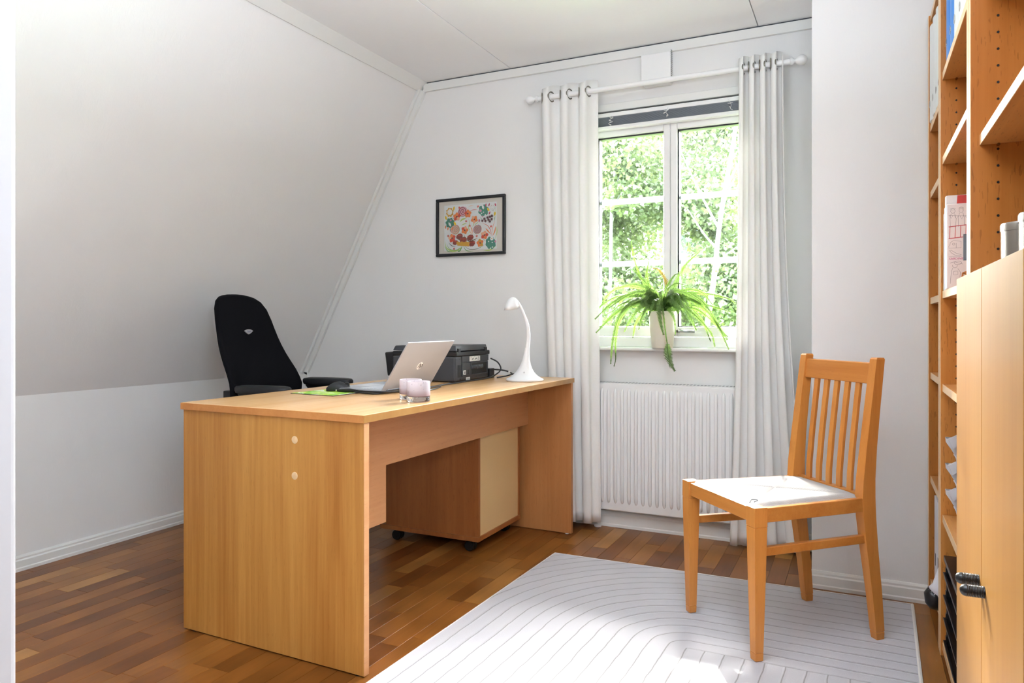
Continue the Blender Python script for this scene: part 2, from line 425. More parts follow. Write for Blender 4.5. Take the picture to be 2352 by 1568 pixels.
# floor: sub floor and three-strip oak parquet, every stave a piece
fl = struct('floor', MB().box(XL - .1, XR + .1, YN - .1, YF + .1, -.05, -.012), M['stave'])
rnd = random.Random(7)
SW = .0690; LENS = (.26, .33, .40, .47, .55)
stave_me = {}
def stave_mesh(L):
    if L not in stave_me:
        g = .00035; h = .0006
        bb = MB(); x0, x1, y0, y1 = -SW / 2 + g, SW / 2 - g, -L / 2 + g, L / 2 - g
        bb.loft([[V(x0, y0, -.012), V(x1, y0, -.012), V(x1, y1, -.012), V(x0, y1, -.012)], [V(x0, y0, -h), V(x1, y0, -h), V(x1, y1, -h), V(x0, y1, -h)],
                 [V(x0 + h, y0 + h, 0), V(x1 - h, y0 + h, 0), V(x1 - h, y1 - h, 0), V(x0 + h, y1 - h, 0)]])
        me = bpy.data.meshes.new('stave'); me.from_pydata([tuple(p) for p in bb.v], [], bb.f); me.materials.append(M['stave']); me.update()
        stave_me[L] = me
    return stave_me[L]
staves = []
ca, sa = math.cos(math.radians(25.7)), math.sin(math.radians(25.7))
def in_view(x, y):
    d = -x * sa + y * ca
    if d < .3: return -1
    u = (x * ca + y * sa) / d; v = -1.005 / d
    px, py = 1176 + 1660 * u, 744 - 1660 * v
    if -140 < px < 2480 and 700 < py < 1640: return 1 / d
    return -1
i = 0; x = XL + SW / 2
while x < XR:
    y = .05 - rnd.random() * .4 - 1.2
    while y < YF + .1:
        L = rnd.choice(LENS); staves.append((x, y + L / 2, L)); y += L
    x += SW; i += 1
def vis_score(s):
    x, y, L = s
    if -1.15 < x < .13 and y + L / 2 < 2.86: return -1        # under the rug
    if y < .62 and x < -1.0: return -1
    if x > .26: return -1
    return max(in_view(x, y), in_view(x, y + L / 2), in_view(x, y - L / 2))
staves.sort(key=vis_score, reverse=True)
rest = MB()
for k, (x, y, L) in enumerate(staves):
    if k < 296 and vis_score((x, y, L)) > 0:
        o = bpy.data.objects.new('floor_stave', stave_mesh(L)); col.objects.link(o); o.parent = fl; o.location = (x, y, 0)
    else:
        me = stave_mesh(L); rest.add([v.co + V(x, y, 0) for v in me.vertices], [tuple(p.vertices) for p in me.polygons])
obj('floor_stave', rest, M['stave'], fl, kind='stuff', fixn=False)

# ------------------------------------------------------------------ window_1
win = bpy.data.objects.new('window_1', None); col.objects.link(win); win.location = (-.8225, YF, WZ0); win['kind'] = 'structure'
b = MB()                                               # outer frame
b.box(WX0, WX0 + .055, YF - .004, YF + .11, .935, WZ1); b.box(WX1 - .055, WX1, YF - .004, YF + .11, .935, WZ1)
b.box(WX0 + .055, WX1 - .055, YF - .004, YF + .11, .893, .942); b.box(WX0 + .055, WX1 - .055, YF + .012, YF + .11, 2.055, WZ1)
obj('window_frame', b, M['gloss'], win, bevel=.004)
obj('window_head', MB().box(WX0 - .03, WX1 + .03, YF - .016, YF + .005, 2.062, 2.100), M['trim'], win, bevel=.003)
obj('shadow_gap', MB().box(WX0 + .055, WX1 - .055, YF + .004, YF + .012, 2.050, 2.062), M['black_gap'], win)
GX = [(-1.192, -.856), (-.790, -.454)]
for gi, (g0, g1) in enumerate(GX):
    s0, s1 = g0 - (.053 if gi == 0 else .032), g1 + (.032 if gi == 0 else .053)
    b = MB(); y0, y1 = YF + .006, YF + .07
    b.box(s0, g0, y0, y1, .944, 2.052); b.box(g1, s1, y0, y1, .944, 2.052)
    b.box(g0, g1, y0, y1, .944, .992); b.box(g0, g1, y0, y1, 1.941, 2.052)
    sash = obj('sash', b, M['gloss'], win, bevel=.004)
    g = MB(); t = .007                                        # black gasket around the glass
    for (a0, a1, c0, c1) in ((g0, g0 + t, .992, 1.941), (g1 - t * .3, g1, .992, 1.941), (g0, g1, .992, .995), (g0, g1, 1.941 - t, 1.941)):
        g.box(a0, a1, YF + .022, YF + .062, c0, c1)
    obj('gasket', g, M['black_gap'], sash)
    obj('window_pane', MB().box(g0, g1, YF + .034, YF + .038, .992, 1.941), M['pane'], sash)
    for z in (1.309, 1.623):
        bb = MB(); bb.box(g0, g1, YF + .064, YF + .084, z - .013, z + .013)
        obj('glazing_bar', bb, M['bar'], sash, bevel=.005)
b = MB(); b.box(-.797, -.775, YF - .004, YF + .006, .962, .982); b.tube([V(-.785, YF - .006, .972), V(-.775, YF - .018, .972), V(-.700, YF - .020, .970)], [.007, .007, .006], 8)
obj('window_handle', b, M['chrome'], win, smooth=True)
b = MB(); b.box(WX0 - .05, WX1 + .05, YF - .062, YF + .01, .876, .892)
obj('window_sill', b, M['marble'], win, bevel=.006, seg=3)

# venetian blind, pulled up
bl = thing('venetian_blind', 'grey venetian blind pulled up under the head of the window', 'blind', (-.8225, YF - .02, 1.97))
X0, X1 = -1.238, -.408
obj('head_rail', MB().box(X0, X1, YF - .030, YF + .004, 2.030, 2.050), M['gloss'], bl, bevel=.002)
b = MB()
for k in range(17):
    z = 1.9870 + k * .0026
    b.prism([V(X0 + .004, YF - .028, z), V(X0 + .004, YF - .014, z + .0022), V(X0 + .004, YF, z), V(X0 + .004, YF, z + .0009), V(X0 + .004, YF - .014, z + .0031), V(X0 + .004, YF - .028, z + .0009)], (X1 - X0 - .008, 0, 0))
obj('slat_stack', b, M['blind'], bl, kind='stuff')
obj('bottom_rail', MB().box(X0, X1, YF - .031, YF + .003, 1.968, 1.985), M['gloss'], bl, bevel=.003)
rr = random.Random(3)
for cx in (-1.105, -.832, -.535):
    pts = [V(cx + rr.uniform(-.012, .012), YF - .034 - rr.uniform(0, .008), 1.988 + .044 * (k / 15) + rr.uniform(-.006, .006)) for k in range(16)]
    obj('ladder_cord', MB().tube(smooth_path(pts, 4), .0011, 5), M['gloss'], bl, smooth='all')
obj('tilt_wand', MB().tube([V(-1.188, YF - .036, 2.03), V(-1.188, YF - .038, 1.99), V(-1.190, YF - .036, 1.30)], .0022, 6).lathe([(.004, 0), (.0045, .01), (.004, .03)], 8, lambda p: p + V(-1.188, YF - .037, 1.995)), M['gloss'], bl, smooth=True)

# wall vent above the window
vt = thing('air_vent', 'square white air vent box with perforated side above the window', 'vent', (-.88, YF, 2.16))
b = MB(); b.loft([[V(x, y, 2.150 + .012) if 0 else V(x, y, z) for x, y, z in ((-.952, YF, 2.165), (-.808, YF, 2.165), (-.808, YF - .045, 2.165), (-.952, YF - .045, 2.165))],
                  [V(x, y, z) for x, y, z in ((-.952, YF, 2.300), (-.808, YF, 2.300), (-.808, YF - .050, 2.300), (-.952, YF - .050, 2.300))]])
obj('cover', b, M['gloss'], vt, bevel=.004)
obj('bottom_lip', MB().box(-.942, -.812, YF - .040, YF, 2.152, 2.165), M['gloss'], vt, bevel=.004)
b = MB()
for k in range(15): b.box(-.8082, -.8074, YF - .040, YF - .018, 2.176 + k * .0093, 2.180 + k * .0093)
obj('slot', b, M['dark_grey'], vt, kind='stuff')

# curtain rod and curtains
YR, ZR = 3.348, 2.143
rod = thing('curtain_rod', 'white curtain rod with round ball finials above the window', 'rod', (-.88, YR, ZR))
obj('pole', MB().tube([V(-1.462, YR, ZR), V(-.272, YR, ZR)], .0125, 16), M['gloss'], rod, smooth=True)
for s, x in ((-1, -1.462), (1, -.272)):
    T = lambda p, s=s, x=x: V(x + s * p.z, YR + p.x, ZR + p.y)
    obj('finial', MB().lathe([(.0135, 0), (.016, .004), (.016, .012), (.009, .017), (.009, .022), (.017, .029), (.0215, .038), (.023, .046), (.0215, .055), (.016, .063), (.008, .068), (.001, .069)], 20, T), M['gloss'], rod, smooth='all')
for x in (-1.33, -.43):
    obj('bracket', MB().box(x - .006, x + .006, YR, YF, ZR - .018, ZR - .010).box(x - .012, x + .012, YF - .006, YF, ZR - .04, ZR + .02), M['gloss'], rod, bevel=.002)

def curtain(label, xt, xb, n, ph, amp, zb, seed, fl_pow=1.6):
    r = random.Random(seed); N_U, N_V = 20 * n, 44
    cu = thing('curtain', label, 'curtain', ((xt[0] + xt[1]) / 2, YR, zb))
    jit = [r.uniform(-.35, .35) for _ in range(12)]
    def fn(u, v):
        z = zb + (2.193 - zb) * (1 - v)
        e = v ** fl_pow
        x0 = xt[0] + (xb[0] - xt[0]) * e; x1 = xt[1] + (xb[1] - xt[1]) * e
        a = 2 * PI * n * u + ph
        w_ = 1 + .22 * math.sin(a * .5 + 2 + jit[0]) * v
        am = amp * (1 - .25 * v) * w_
        y = YR + am * math.cos(a + jit[1] * v * 1.3) + .010 * v * math.sin(5 * u + jit[2] * 8) + .006 * v
        x = x0 + (x1 - x0) * u + .020 * math.sin(2 * a + .5 + jit[3]) * (.45 + .3 * v) * .6
        if v < .05: z += .010 * (1 - v / .05) * math.cos(a + .6)
        return V(x, min(y, 3.390), z)
    o = obj('cloth', MB().grid(fn, N_U, N_V), M['curtain'], cu, smooth='all', solid=.0016, fixn=False)
    for k in range(2 * n):
        u = ((k + .5) * PI - ph) / (2 * PI * n)
        if 0.01 < u < .99:
            p = fn(u, (2.193 - ZR) / (2.193 - zb)); q = fn(u + .01, (2.193 - ZR) / (2.193 - zb)) - p
            t = V(q.x, q.y, 0).normalized(); up = V(0, 0, 1); nn = t.cross(up)
            m = MB(); R, rr_ = .0235, .0034
            rings = []
            for a in range(20):
                c = 2 * PI * a / 20; dirv = t * math.cos(c) + up * math.sin(c)
                rings.append([V(p.x, YR, ZR) + dirv * (R + rr_ * math.cos(2 * PI * j / 6) * 1.4) + nn * rr_ * math.sin(2 * PI * j / 6) for j in range(6)])
            rings.append(rings[0]); m.loft(rings, cap=False)
            obj('eyelet', m, M['eyelet'], cu, smooth='all')
    return cu
curtain('white linen curtain hanging left of the window, behind the desk lamp', (-1.455, -1.160), (-1.385, -1.148), 3, .5, .027, .035, 5)
curtain('white linen curtain hanging right of the window, behind the wooden chair', (-.480, -.296), (-.518, -.188), 4, 2.4, .025, .018, 9, 2.2)

# ------------------------------------------------------------------ radiator
rad = thing('radiator', 'white panel radiator with vertical flutes under the window sill', 'radiator', (-.83, 3.42, .095))
RX0, RX1, RY = -1.275, -.410, 3.397
obj('panel', MB().box(RX0, RX1, RY, RY + .012, .095, .714), M['radiator'], rad, bevel=.004)
obj('rear_panel', MB().box(RX0, RX1, RY + .045, RY + .057, .095, .714), M['radiator'], rad, bevel=.004)
obj('top_grille', MB().box(RX0, RX1, RY + .002, RY + .056, .714, .7185), M['radiator'], rad, bevel=.0015)
b = MB(); x = RX0 + .012
while x < RX1 - .01:
    b.box(x, x + .010, RY + .006, RY + .013, .7186, .7190); b.box(x, x + .010, RY + .024, RY + .042, .7186, .7190); x += .0165
obj('grille_slot', b, M['dark_grey'], rad, kind='stuff')
def flute_mesh():
    b = MB(); h0, h1 = .130, .690; rings = []
    for z, hw, dp in ((h0, .001, .0), (h0 + .006, .006, .004), (h0 + .016, .0080, .0105), (h0 + .03, .0088, .0130), (h1 - .03, .0088, .0130), (h1 - .016, .0080, .0105), (h1 - .006, .006, .004), (h1, .001, .0)):
        rings.append([V(-hw, .001, z)] + [V(-hw * math.cos(PI * j / 6) * (1 if j not in (1, 5) else 1.0), -dp * math.sin(PI * j / 6) ** .7 if 0 < j < 6 else 0.0, z) for j in range(7)] + [V(hw, .001, z)])
    b.loft(rings, close=False, cap=False); return b
b = flute_mesh(); x = RX0 + .030; first = None
while x < RX1 - .02:
    if first is None:
        mb = MB(); mb.v = [p + V(x, RY, 0) for p in b.v]; mb.f = b.f; mb.m = b.m
        first = obj('flute', mb, M['radiator'], rad, smooth='all')
        x_first = x
    else:
        o = first.copy(); col.objects.link(o); o.parent = rad; o.location = (x - x_first, 0, 0)
    x += .0342
for x in (RX0 + .10, RX1 - .06):
    obj('pipe', MB().tube([V(x, RY + .030, .105), V(x, RY + .030, .0)], .008, 10).lathe([(.018, .0), (.018, .008), (.009, .012)], 16, lambda p, x=x: p + V(x, RY + .030, 0)), M['radiator'], rad, smooth=True)

# ------------------------------------------------------------------ rug
P00, P10, P01, P11 = V(-1.196, 2.918, 0), V(.168, 2.934, 0), V(-1.250, 1.05, 0), V(.125, 1.05, 0)
rug = thing('rug', 'off-white rug with carved nested curved lines, under the wooden chair', 'rug', (-.55, 2.0, 0))
W_, L_ = 1.366, 1.868
def rp(s, t, z=0):
    u, v = s / W_, t / L_
    return (P00 * (1 - u) + P10 * u) * (1 - v) + (P01 * (1 - u) + P11 * u) * v + V(0, 0, z)
nu, nv = 24, 32
b = MB(); b.grid(lambda u, v: rp(u * W_, v * L_, .0095 + .0006 * math.sin(9 * u) * math.sin(11 * v)), nu, nv)
top_n = len(b.v)
ro = obj('pile', b, M['rug'], rug, smooth='all', fixn=False)
uvl = ro.data.uv_layers.new(name='UVMap')
for lp_ in ro.data.loops:
    i_ = lp_.vertex_index; uvl.data[lp_.index].uv = ((i_ % (nu + 1)) / nu * W_, (i_ // (nu + 1)) / nv * L_)
b = MB(); b.loft([[rp(0, 0), rp(W_, 0), rp(W_, L_), rp(0, L_)], [rp(0, 0, .0085), rp(W_, 0, .0085), rp(W_, L_, .0085), rp(0, L_, .0085)]])
obj('backing', b, M['rug_edge'], rug)
for a, c in (((W_, 0), (W_, L_)), ((0, 0), (0, L_)), ((0, 0), (W_, 0))):
    pts = [rp(a[0] + (c[0] - a[0]) * k / 20, a[1] + (c[1] - a[1]) * k / 20, .0058) for k in range(21)]
    rr_ = .0062 if a[0] == W_ else .0048
    obj('edge_binding', MB().tube(pts, rr_, 8), M['rug_edge'], rug, smooth=True)

# ------------------------------------------------------------------ desk
DA = math.radians(-1.0); dc, ds_ = math.cos(DA), math.sin(DA)
def D(lx, ly, z): return V(-1.265 + lx * dc - ly * ds_, 1.66 + lx * ds_ + ly * dc, z)
DT = lambda p: D(p.x, p.y, p.z)
desk = thing('desk', 'large beech veneer desk standing by the left wall', 'desk', (-1.265, 1.66, 0), DA)
TZ, DW, DL = .747, .752, 1.60
obj('desktop', MB().box(-DW, 0, 0, DL, TZ - .023, TZ, DT), M['beech_top'], desk, bevel=.0025)
# edge banding of the top
b = MB(); b.box(-DW, 0, -.0012, 0, TZ - .0225, TZ - .0012, DT); obj('edge_band', b, M['beech_edge'], desk)
b = MB(); b.box(0, .0012, 0, DL, TZ - .0225, TZ - .0012, DT); obj('edge_band', b, M['beech_door'], desk)
pl = obj('side_panel', MB().box(-DW + .006, -.004, .006, .028, .004, TZ - .023, DT), M['beech_desk'], desk, bevel=.001)
for z in (.658, .550):
    m = MB(); cpt = D(-.262, .006, z)
    m.lathe([(.0115, 0), (.0115, .0012), (.0095, .0018)], 20, lambda p, c=cpt: c + V(p.x, -p.z, p.y))
    obj('screw_cap', m, M['beech_front'], pl, smooth=True)
obj('edge_band', MB().box(-.004, -.0025, .006, .028, .004, TZ - .023, DT), M['beech_pale'], pl)
p2 = obj('side_panel', MB().box(-DW + .006, -.004, DL - .028, DL - .006, .004, TZ - .023, DT), M['beech_palez'], desk, bevel=.001)
for q in ((-.03,), (-.70,)):
    obj('foot_glide', MB().lathe([(.010, 0), (.010, .004)], 12, lambda p, q=q: p + D(q[0], DL - .017, 0)), M['gloss'], p2)
    obj('foot_glide', MB().lathe([(.010, 0), (.010, .004)], 12, lambda p, q=q: p + D(q[0], .017, 0)), M['black_plastic'], pl)
# modesty panel: long apron that drops lower at the near end
b = MB(); x0 = -.232
poly = [(.028, TZ - .023), (.028, .315), (.418, .315), (.418, .513), (DL - .028, .513), (DL - .028, TZ - .023)]
m = MB(); m.prism([D(x0, y, z) for y, z in poly], D(x0 - .018, 0, 0) - D(x0, 0, 0))
obj('modesty_panel', m, M['beech_pale'], desk, bevel=.0008)

# drawer pedestal
ped = thing('drawer_pedestal', 'rolling drawer pedestal with pale back, parked under the desk', 'cabinet', (-1.76, 2.99, 0), 0)
px0, px1, py0, py1 = -2.005, -1.498, 2.775, 3.205
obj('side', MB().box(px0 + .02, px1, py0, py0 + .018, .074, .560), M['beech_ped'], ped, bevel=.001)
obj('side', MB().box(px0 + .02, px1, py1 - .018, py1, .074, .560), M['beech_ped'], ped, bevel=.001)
obj('back', MB().box(px1 - .010, px1 - .005, py0 + .018, py1 - .018, .074, .560), M['hardboard'], ped)
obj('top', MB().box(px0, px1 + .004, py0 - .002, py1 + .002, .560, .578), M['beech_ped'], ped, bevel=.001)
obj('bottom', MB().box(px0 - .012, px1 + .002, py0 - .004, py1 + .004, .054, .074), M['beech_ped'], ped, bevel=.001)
for k in range(3):
    dr = obj('drawer', MB().box(px0, px0 + .018, py0 + .002, py1 - .002, .080 + k * .16, .235 + k * .16), M['beech_desk'], ped, bevel=.001)
    obj('handle', MB().tube([V(px0 - .02, py0 + .15, .2 + k * .16), V(px0 - .02, py1 - .15, .2 + k * .16)], .005, 8), M['black_plastic'], dr, smooth=True)
for cx in (px0 + .06, px1 - .06):
    for cy in (py0 + .04, py1 - .05):
        m = MB()
        for s in (-.011, .011):
            m.lathe([(.006, -.009), (.021, -.009), (.024, -.005), (.024, .005), (.021, .009), (.006, .009)], 18, lambda p, s=s, cx=cx, cy=cy: V(cx + p.x, cy + s + p.z, .024 + p.y))
        m.tube([V(cx + .008, cy, .030), V(cx + .008, cy, .054)], .008, 10).lathe([(.020, .046), (.020, .054)], 16, lambda p, cx=cx, cy=cy: p + V(cx + .008, cy, 0))
        obj('caster', m, M['black_plastic'], ped, smooth=True)

# ------------------------------------------------------------------ office chair
OCx, OCy, OA = -2.262, 2.553, math.radians(7)
oc = thing('office_chair', 'black office chair with tall fabric backrest behind the desk', 'chair', (OCx, OCy, 0), OA)
def O(f, s, z): return V(OCx + f * math.cos(OA) - s * math.sin(OA), OCy + f * math.sin(OA) + s * math.cos(OA), z)
OT = lambda p: O(p.x, p.y, p.z)
# backrest
ctrl = [(0.00, .165), (.05, .212), (.11, .244), (.165, .252), (.24, .240), (.32, .222), (.40, .205), (.48, .190), (.53, .176), (.565, .152), (.585, .118), (.597, .065), (.600, .014)]
Z0 = .545
def hw(h):
    for (h0, a), (h1, c) in zip(ctrl, ctrl[1:]):
        if h <= h1: t = (h - h0) / (h1 - h0); t = t * t * (3 - 2 * t) if h1 < .5 else t; return a + (c - a) * t
    return .01
b = MB(); rings = []
hs_ = [0, .02, .05, .08, .11, .14, .17, .2, .24, .28, .32, .36, .40, .44, .48, .51, .53, .548, .565, .577, .586, .593, .598, .600]
for h in hs_:
    w_ = hw(h); lean = -.30 + .055 * math.exp(-((h - .17) / .13) ** 2) - .27 * max(0, h - .13) ** 1.35
    th = .062 - .03 * h; th *= min(1, .25 + w_ / .1)
    ring = []
    for j in range(28):
        a = 2 * PI * j / 28; ca_, sa_ = math.cos(a), math.sin(a)
        yy = w_ * math.copysign(abs(ca_) ** .55, ca_); xx = th / 2 * math.copysign(abs(sa_) ** .75, sa_)
        ring.append(O(lean + xx + .16 * yy * yy / .24, yy, Z0 + h))
    rings.append(ring)
b.loft(rings); bk = obj('backrest', b, M['black_fabric'], oc, smooth='all')
# badge
hB = .425; lean = -.30 + .055 * math.exp(-((hB - .17) / .13) ** 2) - .27 * (hB - .13) ** 1.35 + .031
m = MB(); pts = []
for k in range(13): t = k / 12; pts.append((-.029 + .058 * t, .0105 - .0075 * abs(2 * t - 1) ** 2.2))
for k in range(1, 12): t = 1 - k / 12; pts.append((-.029 + .058 * t, -.0125 * (1 - abs(2 * t - 1) ** 1.6) + .003 * abs(2 * t - 1)))
m.prism([O(lean - .002, y, Z0 + hB + z) for y, z in pts], O(lean + .003, 0, 0) - O(lean - .002, 0, 0))
bd = obj('badge', m, M['silver'], bk, label='silver badge on the backrest')
m = MB(); text_mb(m, 'Touch', .0105, O(lean + .0036, -.0130, Z0 + hB - .0028), O(0, 1, 0) - O(0, 0, 0), (0, 0, 1), .0001, .2)
M['ink_blue'] = plain('navy_ink', (40, 50, 110), .5)
obj('badge_lettering', m, M['ink_blue'], bd, fixn=False)
# seat
b = MB(); rings = []
for z, k in ((.440, .80), (.450, .93), (.470, 1.0), (.490, 1.0), (.505, .96), (.512, .85), (.514, .5)):
    rings.append([O(.245 * k * math.copysign(abs(math.cos(2 * PI * j / 32)) ** .6, math.cos(2 * PI * j / 32)), .245 * k * math.copysign(abs(math.sin(2 * PI * j / 32)) ** .6, math.sin(2 * PI * j / 32)), z) for j in range(32)])
b.loft(rings); obj('seat', b, M['black_fabric'], oc, smooth='all')
b = MB(); b.tube([O(-.10, 0, .43), O(-.26, 0, .43), O(-.345, 0, .47), O(-.350, 0, .62), O(-.375, 0, .78)], [.03, .028, .028, .026, .02], 10)
b.box(-.38, -.33, -.10, .10, .52, .70, OT)
obj('back_support', b, M['black_plastic'], oc, smooth=True, bevel=.004)
obj('mechanism', MB().box(-.12, .12, -.08, .08, .40, .445, OT), M['black_plastic'], oc, bevel=.008)
obj('gas_column', MB().lathe([(.030, .10), (.030, .27), (.018, .27), (.018, .405)], 20, lambda p: p + V(OCx, OCy, 0)), M['black_plastic'], oc, smooth=True)
for k in range(5):
    a = math.radians(9 + 72 * k); ux, uy = math.cos(a), math.sin(a)
    pr = [(.02, .115, .026), (.15, .098, .022), (.27, .080, .016)]
    b = MB(); b.loft([[V(OCx + ux * r - uy * s, OCy + uy * r + ux * s, z + dz) for s, dz in ((-w2, -.016), (w2, -.016), (w2 * .7, .012), (-w2 * .7, .012))] for r, z, w2 in pr])
    lg = obj('base_leg', b, M['black_plastic'], oc, bevel=.004)
    c0 = V(OCx + ux * .275, OCy + uy * .275, 0); m = MB()
    for s in (-.013, .013):
        m.lathe([(.006, -.009), (.025, -.009), (.028, -.004), (.028, .004), (.025, .009), (.006, .009)], 18, lambda p, s=s: V(c0.x - uy * (s + p.z) + ux * p.x, c0.y + ux * (s + p.z) + uy * p.x, .028 + p.y))
    m.tube([c0 + V(0, 0, .03), c0 + V(0, 0, .075)], .008, 8)
    obj('caster', m, M['black_plastic'], lg, smooth=True)
for s in (-1, 1):
    b = MB(); rings = []
    cxp = -.050
    for z, k in ((.706, .80), (.712, .96), (.722, 1.0), (.733, 1.0), (.740, .95), (.743, .80), (.744, .4)):
        rings.append([O(cxp + .135 * k * math.copysign(abs(math.cos(2 * PI * j / 28)) ** .6, math.cos(2 * PI * j / 28)), s * .245 + .042 * k * math.copysign(abs(math.sin(2 * PI * j / 28)) ** .7, math.sin(2 * PI * j / 28)), z) for j in range(28)])
    b.loft(rings); ar = obj('armrest', b, M['black_matte'], oc, smooth='all')
    b = MB(); b.loft([[O(cxp + f * k, s * .245 + q * .8, z) for f, q in ((-.118, -.026), (.118, -.026), (.118, .026), (-.118, .026))] for z, k in ((.708, 1.0), (.690, .86), (.665, .60), (.640, .42))])
    obj('armrest_support', b, M['black_plastic'], ar, bevel=.004)
    obj('arm_post', MB().tube([O(cxp, s * .245, .66), O(cxp + .02, s * .262, .50), O(cxp, s * .235, .44), O(cxp, s * .10, .425)], [.022, .022, .018, .016], 10), M['black_plastic'], oc, smooth=True)

# ------------------------------------------------------------------ things on the desk
TZ_ = TZ
# mouse mat
mm = thing('mouse_mat', 'green and white patterned mouse mat near the desk edge', 'mouse mat', (-1.79, 2.155, TZ_))
c4 = [V(-1.903, 2.060, 0), V(-1.697, 2.050, 0), V(-1.672, 2.255, 0), V(-1.885, 2.275, 0)]
obj('rubber_base', MB().loft([[p + V(0, 0, TZ_) for p in c4], [p + V(0, 0, TZ_ + .0022) for p in c4]]), M['black_plastic'], mm)
def mk_mat():
    m = N('mat_print'); n = m.noise(m.coords((16, 26, 1)), 1, 4, .55, 1.2)
    c = m.ramp(n, [(.30, s2l(60, 120, 40)), (.42, s2l(120, 180, 50)), (.52, s2l(190, 214, 70)), (.60, s2l(222, 226, 214)), (.72, s2l(70, 110, 60))])
    m.principled(c, .6); return m.mat
cc = sum(c4, V(0, 0, 0)) / 4
ci = [cc + (p - cc) * .975 for p in c4]
obj('print', MB().loft([[p + V(0, 0, TZ_ + .0021) for p in ci], [p + V(0, 0, TZ_ + .0026) for p in ci]]), mk_mat(), mm)
# computer mouse
ma = math.radians(116)
mo = thing('computer_mouse', 'black computer mouse lying on the green mouse mat', 'mouse', (-1.795, 2.208, TZ_ + .0026), ma)
b = MB(); rings = []
for t in [k / 12 for k in range(13)]:
    y = -.052 + .104 * t; e = math.sqrt(max(0, 1 - (2 * t - 1) ** 2)) if t in (0, 1) else max(.12, (1 - abs(2 * t - 1) ** 3.2)) ** .5
    wd = .032 * e; ht = .036 * (math.sin(PI * min(1, (t * .92 + .06))) ** .75) * (1.0 if t < .5 else 1 - .25 * (t - .5) * 2)
    ht = max(ht, .006)
    rings.append([V(wd * math.copysign(abs(math.cos(PI * j / 14)) ** .75, math.cos(PI * j / 14)), y, ht * math.sin(PI * j / 14) ** .7 if 0 < j < 14 else 0) for j in range(15)])
b.loft([[V(p.x, -p.y, p.z) for p in r] for r in rings])
obj('body', b, M['black_matte'], mo, smooth='all', local=True)
obj('scroll_wheel', MB().lathe([(.010, -.004), (.011, 0), (.010, .004)], 16, lambda p: V(p.z, -.028 + p.x, .022 + p.y)), M['black_plastic'], mo, smooth=True, local=True)
# laptop
LX, LY0, LY1 = -1.590, 2.182, 2.512
la = math.radians(2)
lt = thing('laptop', 'open silver laptop seen from behind its screen', 'laptop', (LX, (LY0 + LY1) / 2, TZ_))
hl = (LY1 - LY0) / 2
def LT(p): return V(LX + p.x, (LY0 + LY1) / 2 + p.y, TZ_ + p.z)
base = obj('base', MB().box(-.225, .006, -hl, hl, .004, .0165, LT), M['silver'], lt, bevel=.004)
obj('foot', MB().box(-.21, -.19, -hl + .02, hl - .02, 0, .004, LT).box(-.03, -.01, -hl + .02, hl - .02, 0, .004, LT), M['black_plastic'], base)
kb = MB()
for r in range(6):
    for k in range(15):
        xk = -.105 + r * .0155; yk = -hl + .022 + k * .0192
        kb.box(xk, xk + .0132, yk, yk + .0166, .0165, .0182, LT)
obj('keyboard', kb, M['keys'], base, kind='stuff')
obj('touchpad', MB().box(-.205, -.130, -.055, .055, .0165, .0169, LT), M['keys'], base)
tilt = math.atan2(.115, .178)      # lean away from the keyboard
lx, lz = math.sin(tilt), math.cos(tilt)
def LS(p):  # p.x thickness (away from user), p.y along, p.z up the lid
    return LT(V(.006 + p.z * lx + p.x * lz, p.y, .014 + p.z * lz - p.x * lx))
lid = obj('lid', MB().box(0, .0055, -hl, hl, 0, .214, LS), M['silver'], lt, bevel=.002)
obj('screen', MB().box(-.0012, 0, -hl + .006, hl - .006, .012, .208, LS), M['black_plastic'], lid)
obj('hinge', MB().tube([LS(V(.002, -hl + .03, 0)), LS(V(.002, hl - .03, 0))], .006, 10), M['dark_grey'], lid, smooth=True)
m = MB(); m.lathe([(.0170, 0), (.0170, .0006)], 32, lambda p: LS(V(.0055 + p.z, p.x, .103 + p.y)))
logo = obj('logo_disc', m, M['gloss'], lid, label='pale round logo with dark slanted letters')
m = MB(); text_mb(m, 'hp', .030, LS(V(.0064, -.0118, .0965)), LS(V(0, 1, 0)) - LS(V(0, 0, 0)), LS(V(0, 0, 1)) - LS(V(0, 0, 0)), .0008, .3)
obj('logo_letters', m, M['black_plastic'], lid, fixn=False)
# printer
pr = thing('printer', 'black multifunction printer standing behind the laptop', 'printer', (-1.76, 2.90, TZ_))
A0, A1, B0, B1 = -1.960, -1.598, 2.745, 3.060
z0 = TZ_
b = MB(); b.box(A0 + .03, A1, B0, B1, z0 + .004, z0 + .115)
body = obj('body', b, M['printer_grey'], pr, bevel=.008)
b = MB(); b.loft([[V(A0, B0 + .004, z0 + .02), V(A0 + .06, B0 + .004, z0 + .02), V(A0 + .06, B1 - .004, z0 + .02), V(A0, B1 - .004, z0 + .02)],
                  [V(A0 - .015, B0 + .004, z0 + .128), V(A0 + .05, B0 + .004, z0 + .135), V(A0 + .05, B1 - .004, z0 + .135), V(A0 - .015, B1 - .004, z0 + .128)]])
obj('control_panel', b, M['black_plastic'], pr, bevel=.005)
obj('upper_shell', MB().box(A0 + .03, A1 + .006, B0 + .002, B1 + .004, z0 + .115, z0 + .135), M['black_matte'], pr, bevel=.004)
b = MB(); b.loft([[V(x, y, z) for x, y, z in ((A0 + .03, B0 + .004, z0 + .138), (A1 + .002, B0 + .006, z0 + .138), (A1 + .002, B1 - .012, z0 + .138), (A0 + .03, B1 - .012, z0 + .138))],
                  [V(x, y, z) for x, y, z in ((A0 + .04, B0 + .010, z0 + .160), (A1 - .004, B0 + .012, z0 + .163), (A1 - .004, B1 - .016, z0 + .163), (A0 + .04, B1 - .016, z0 + .160))]])
sl = obj('scanner_lid', b, M['printer_grey'], pr, bevel=.003)
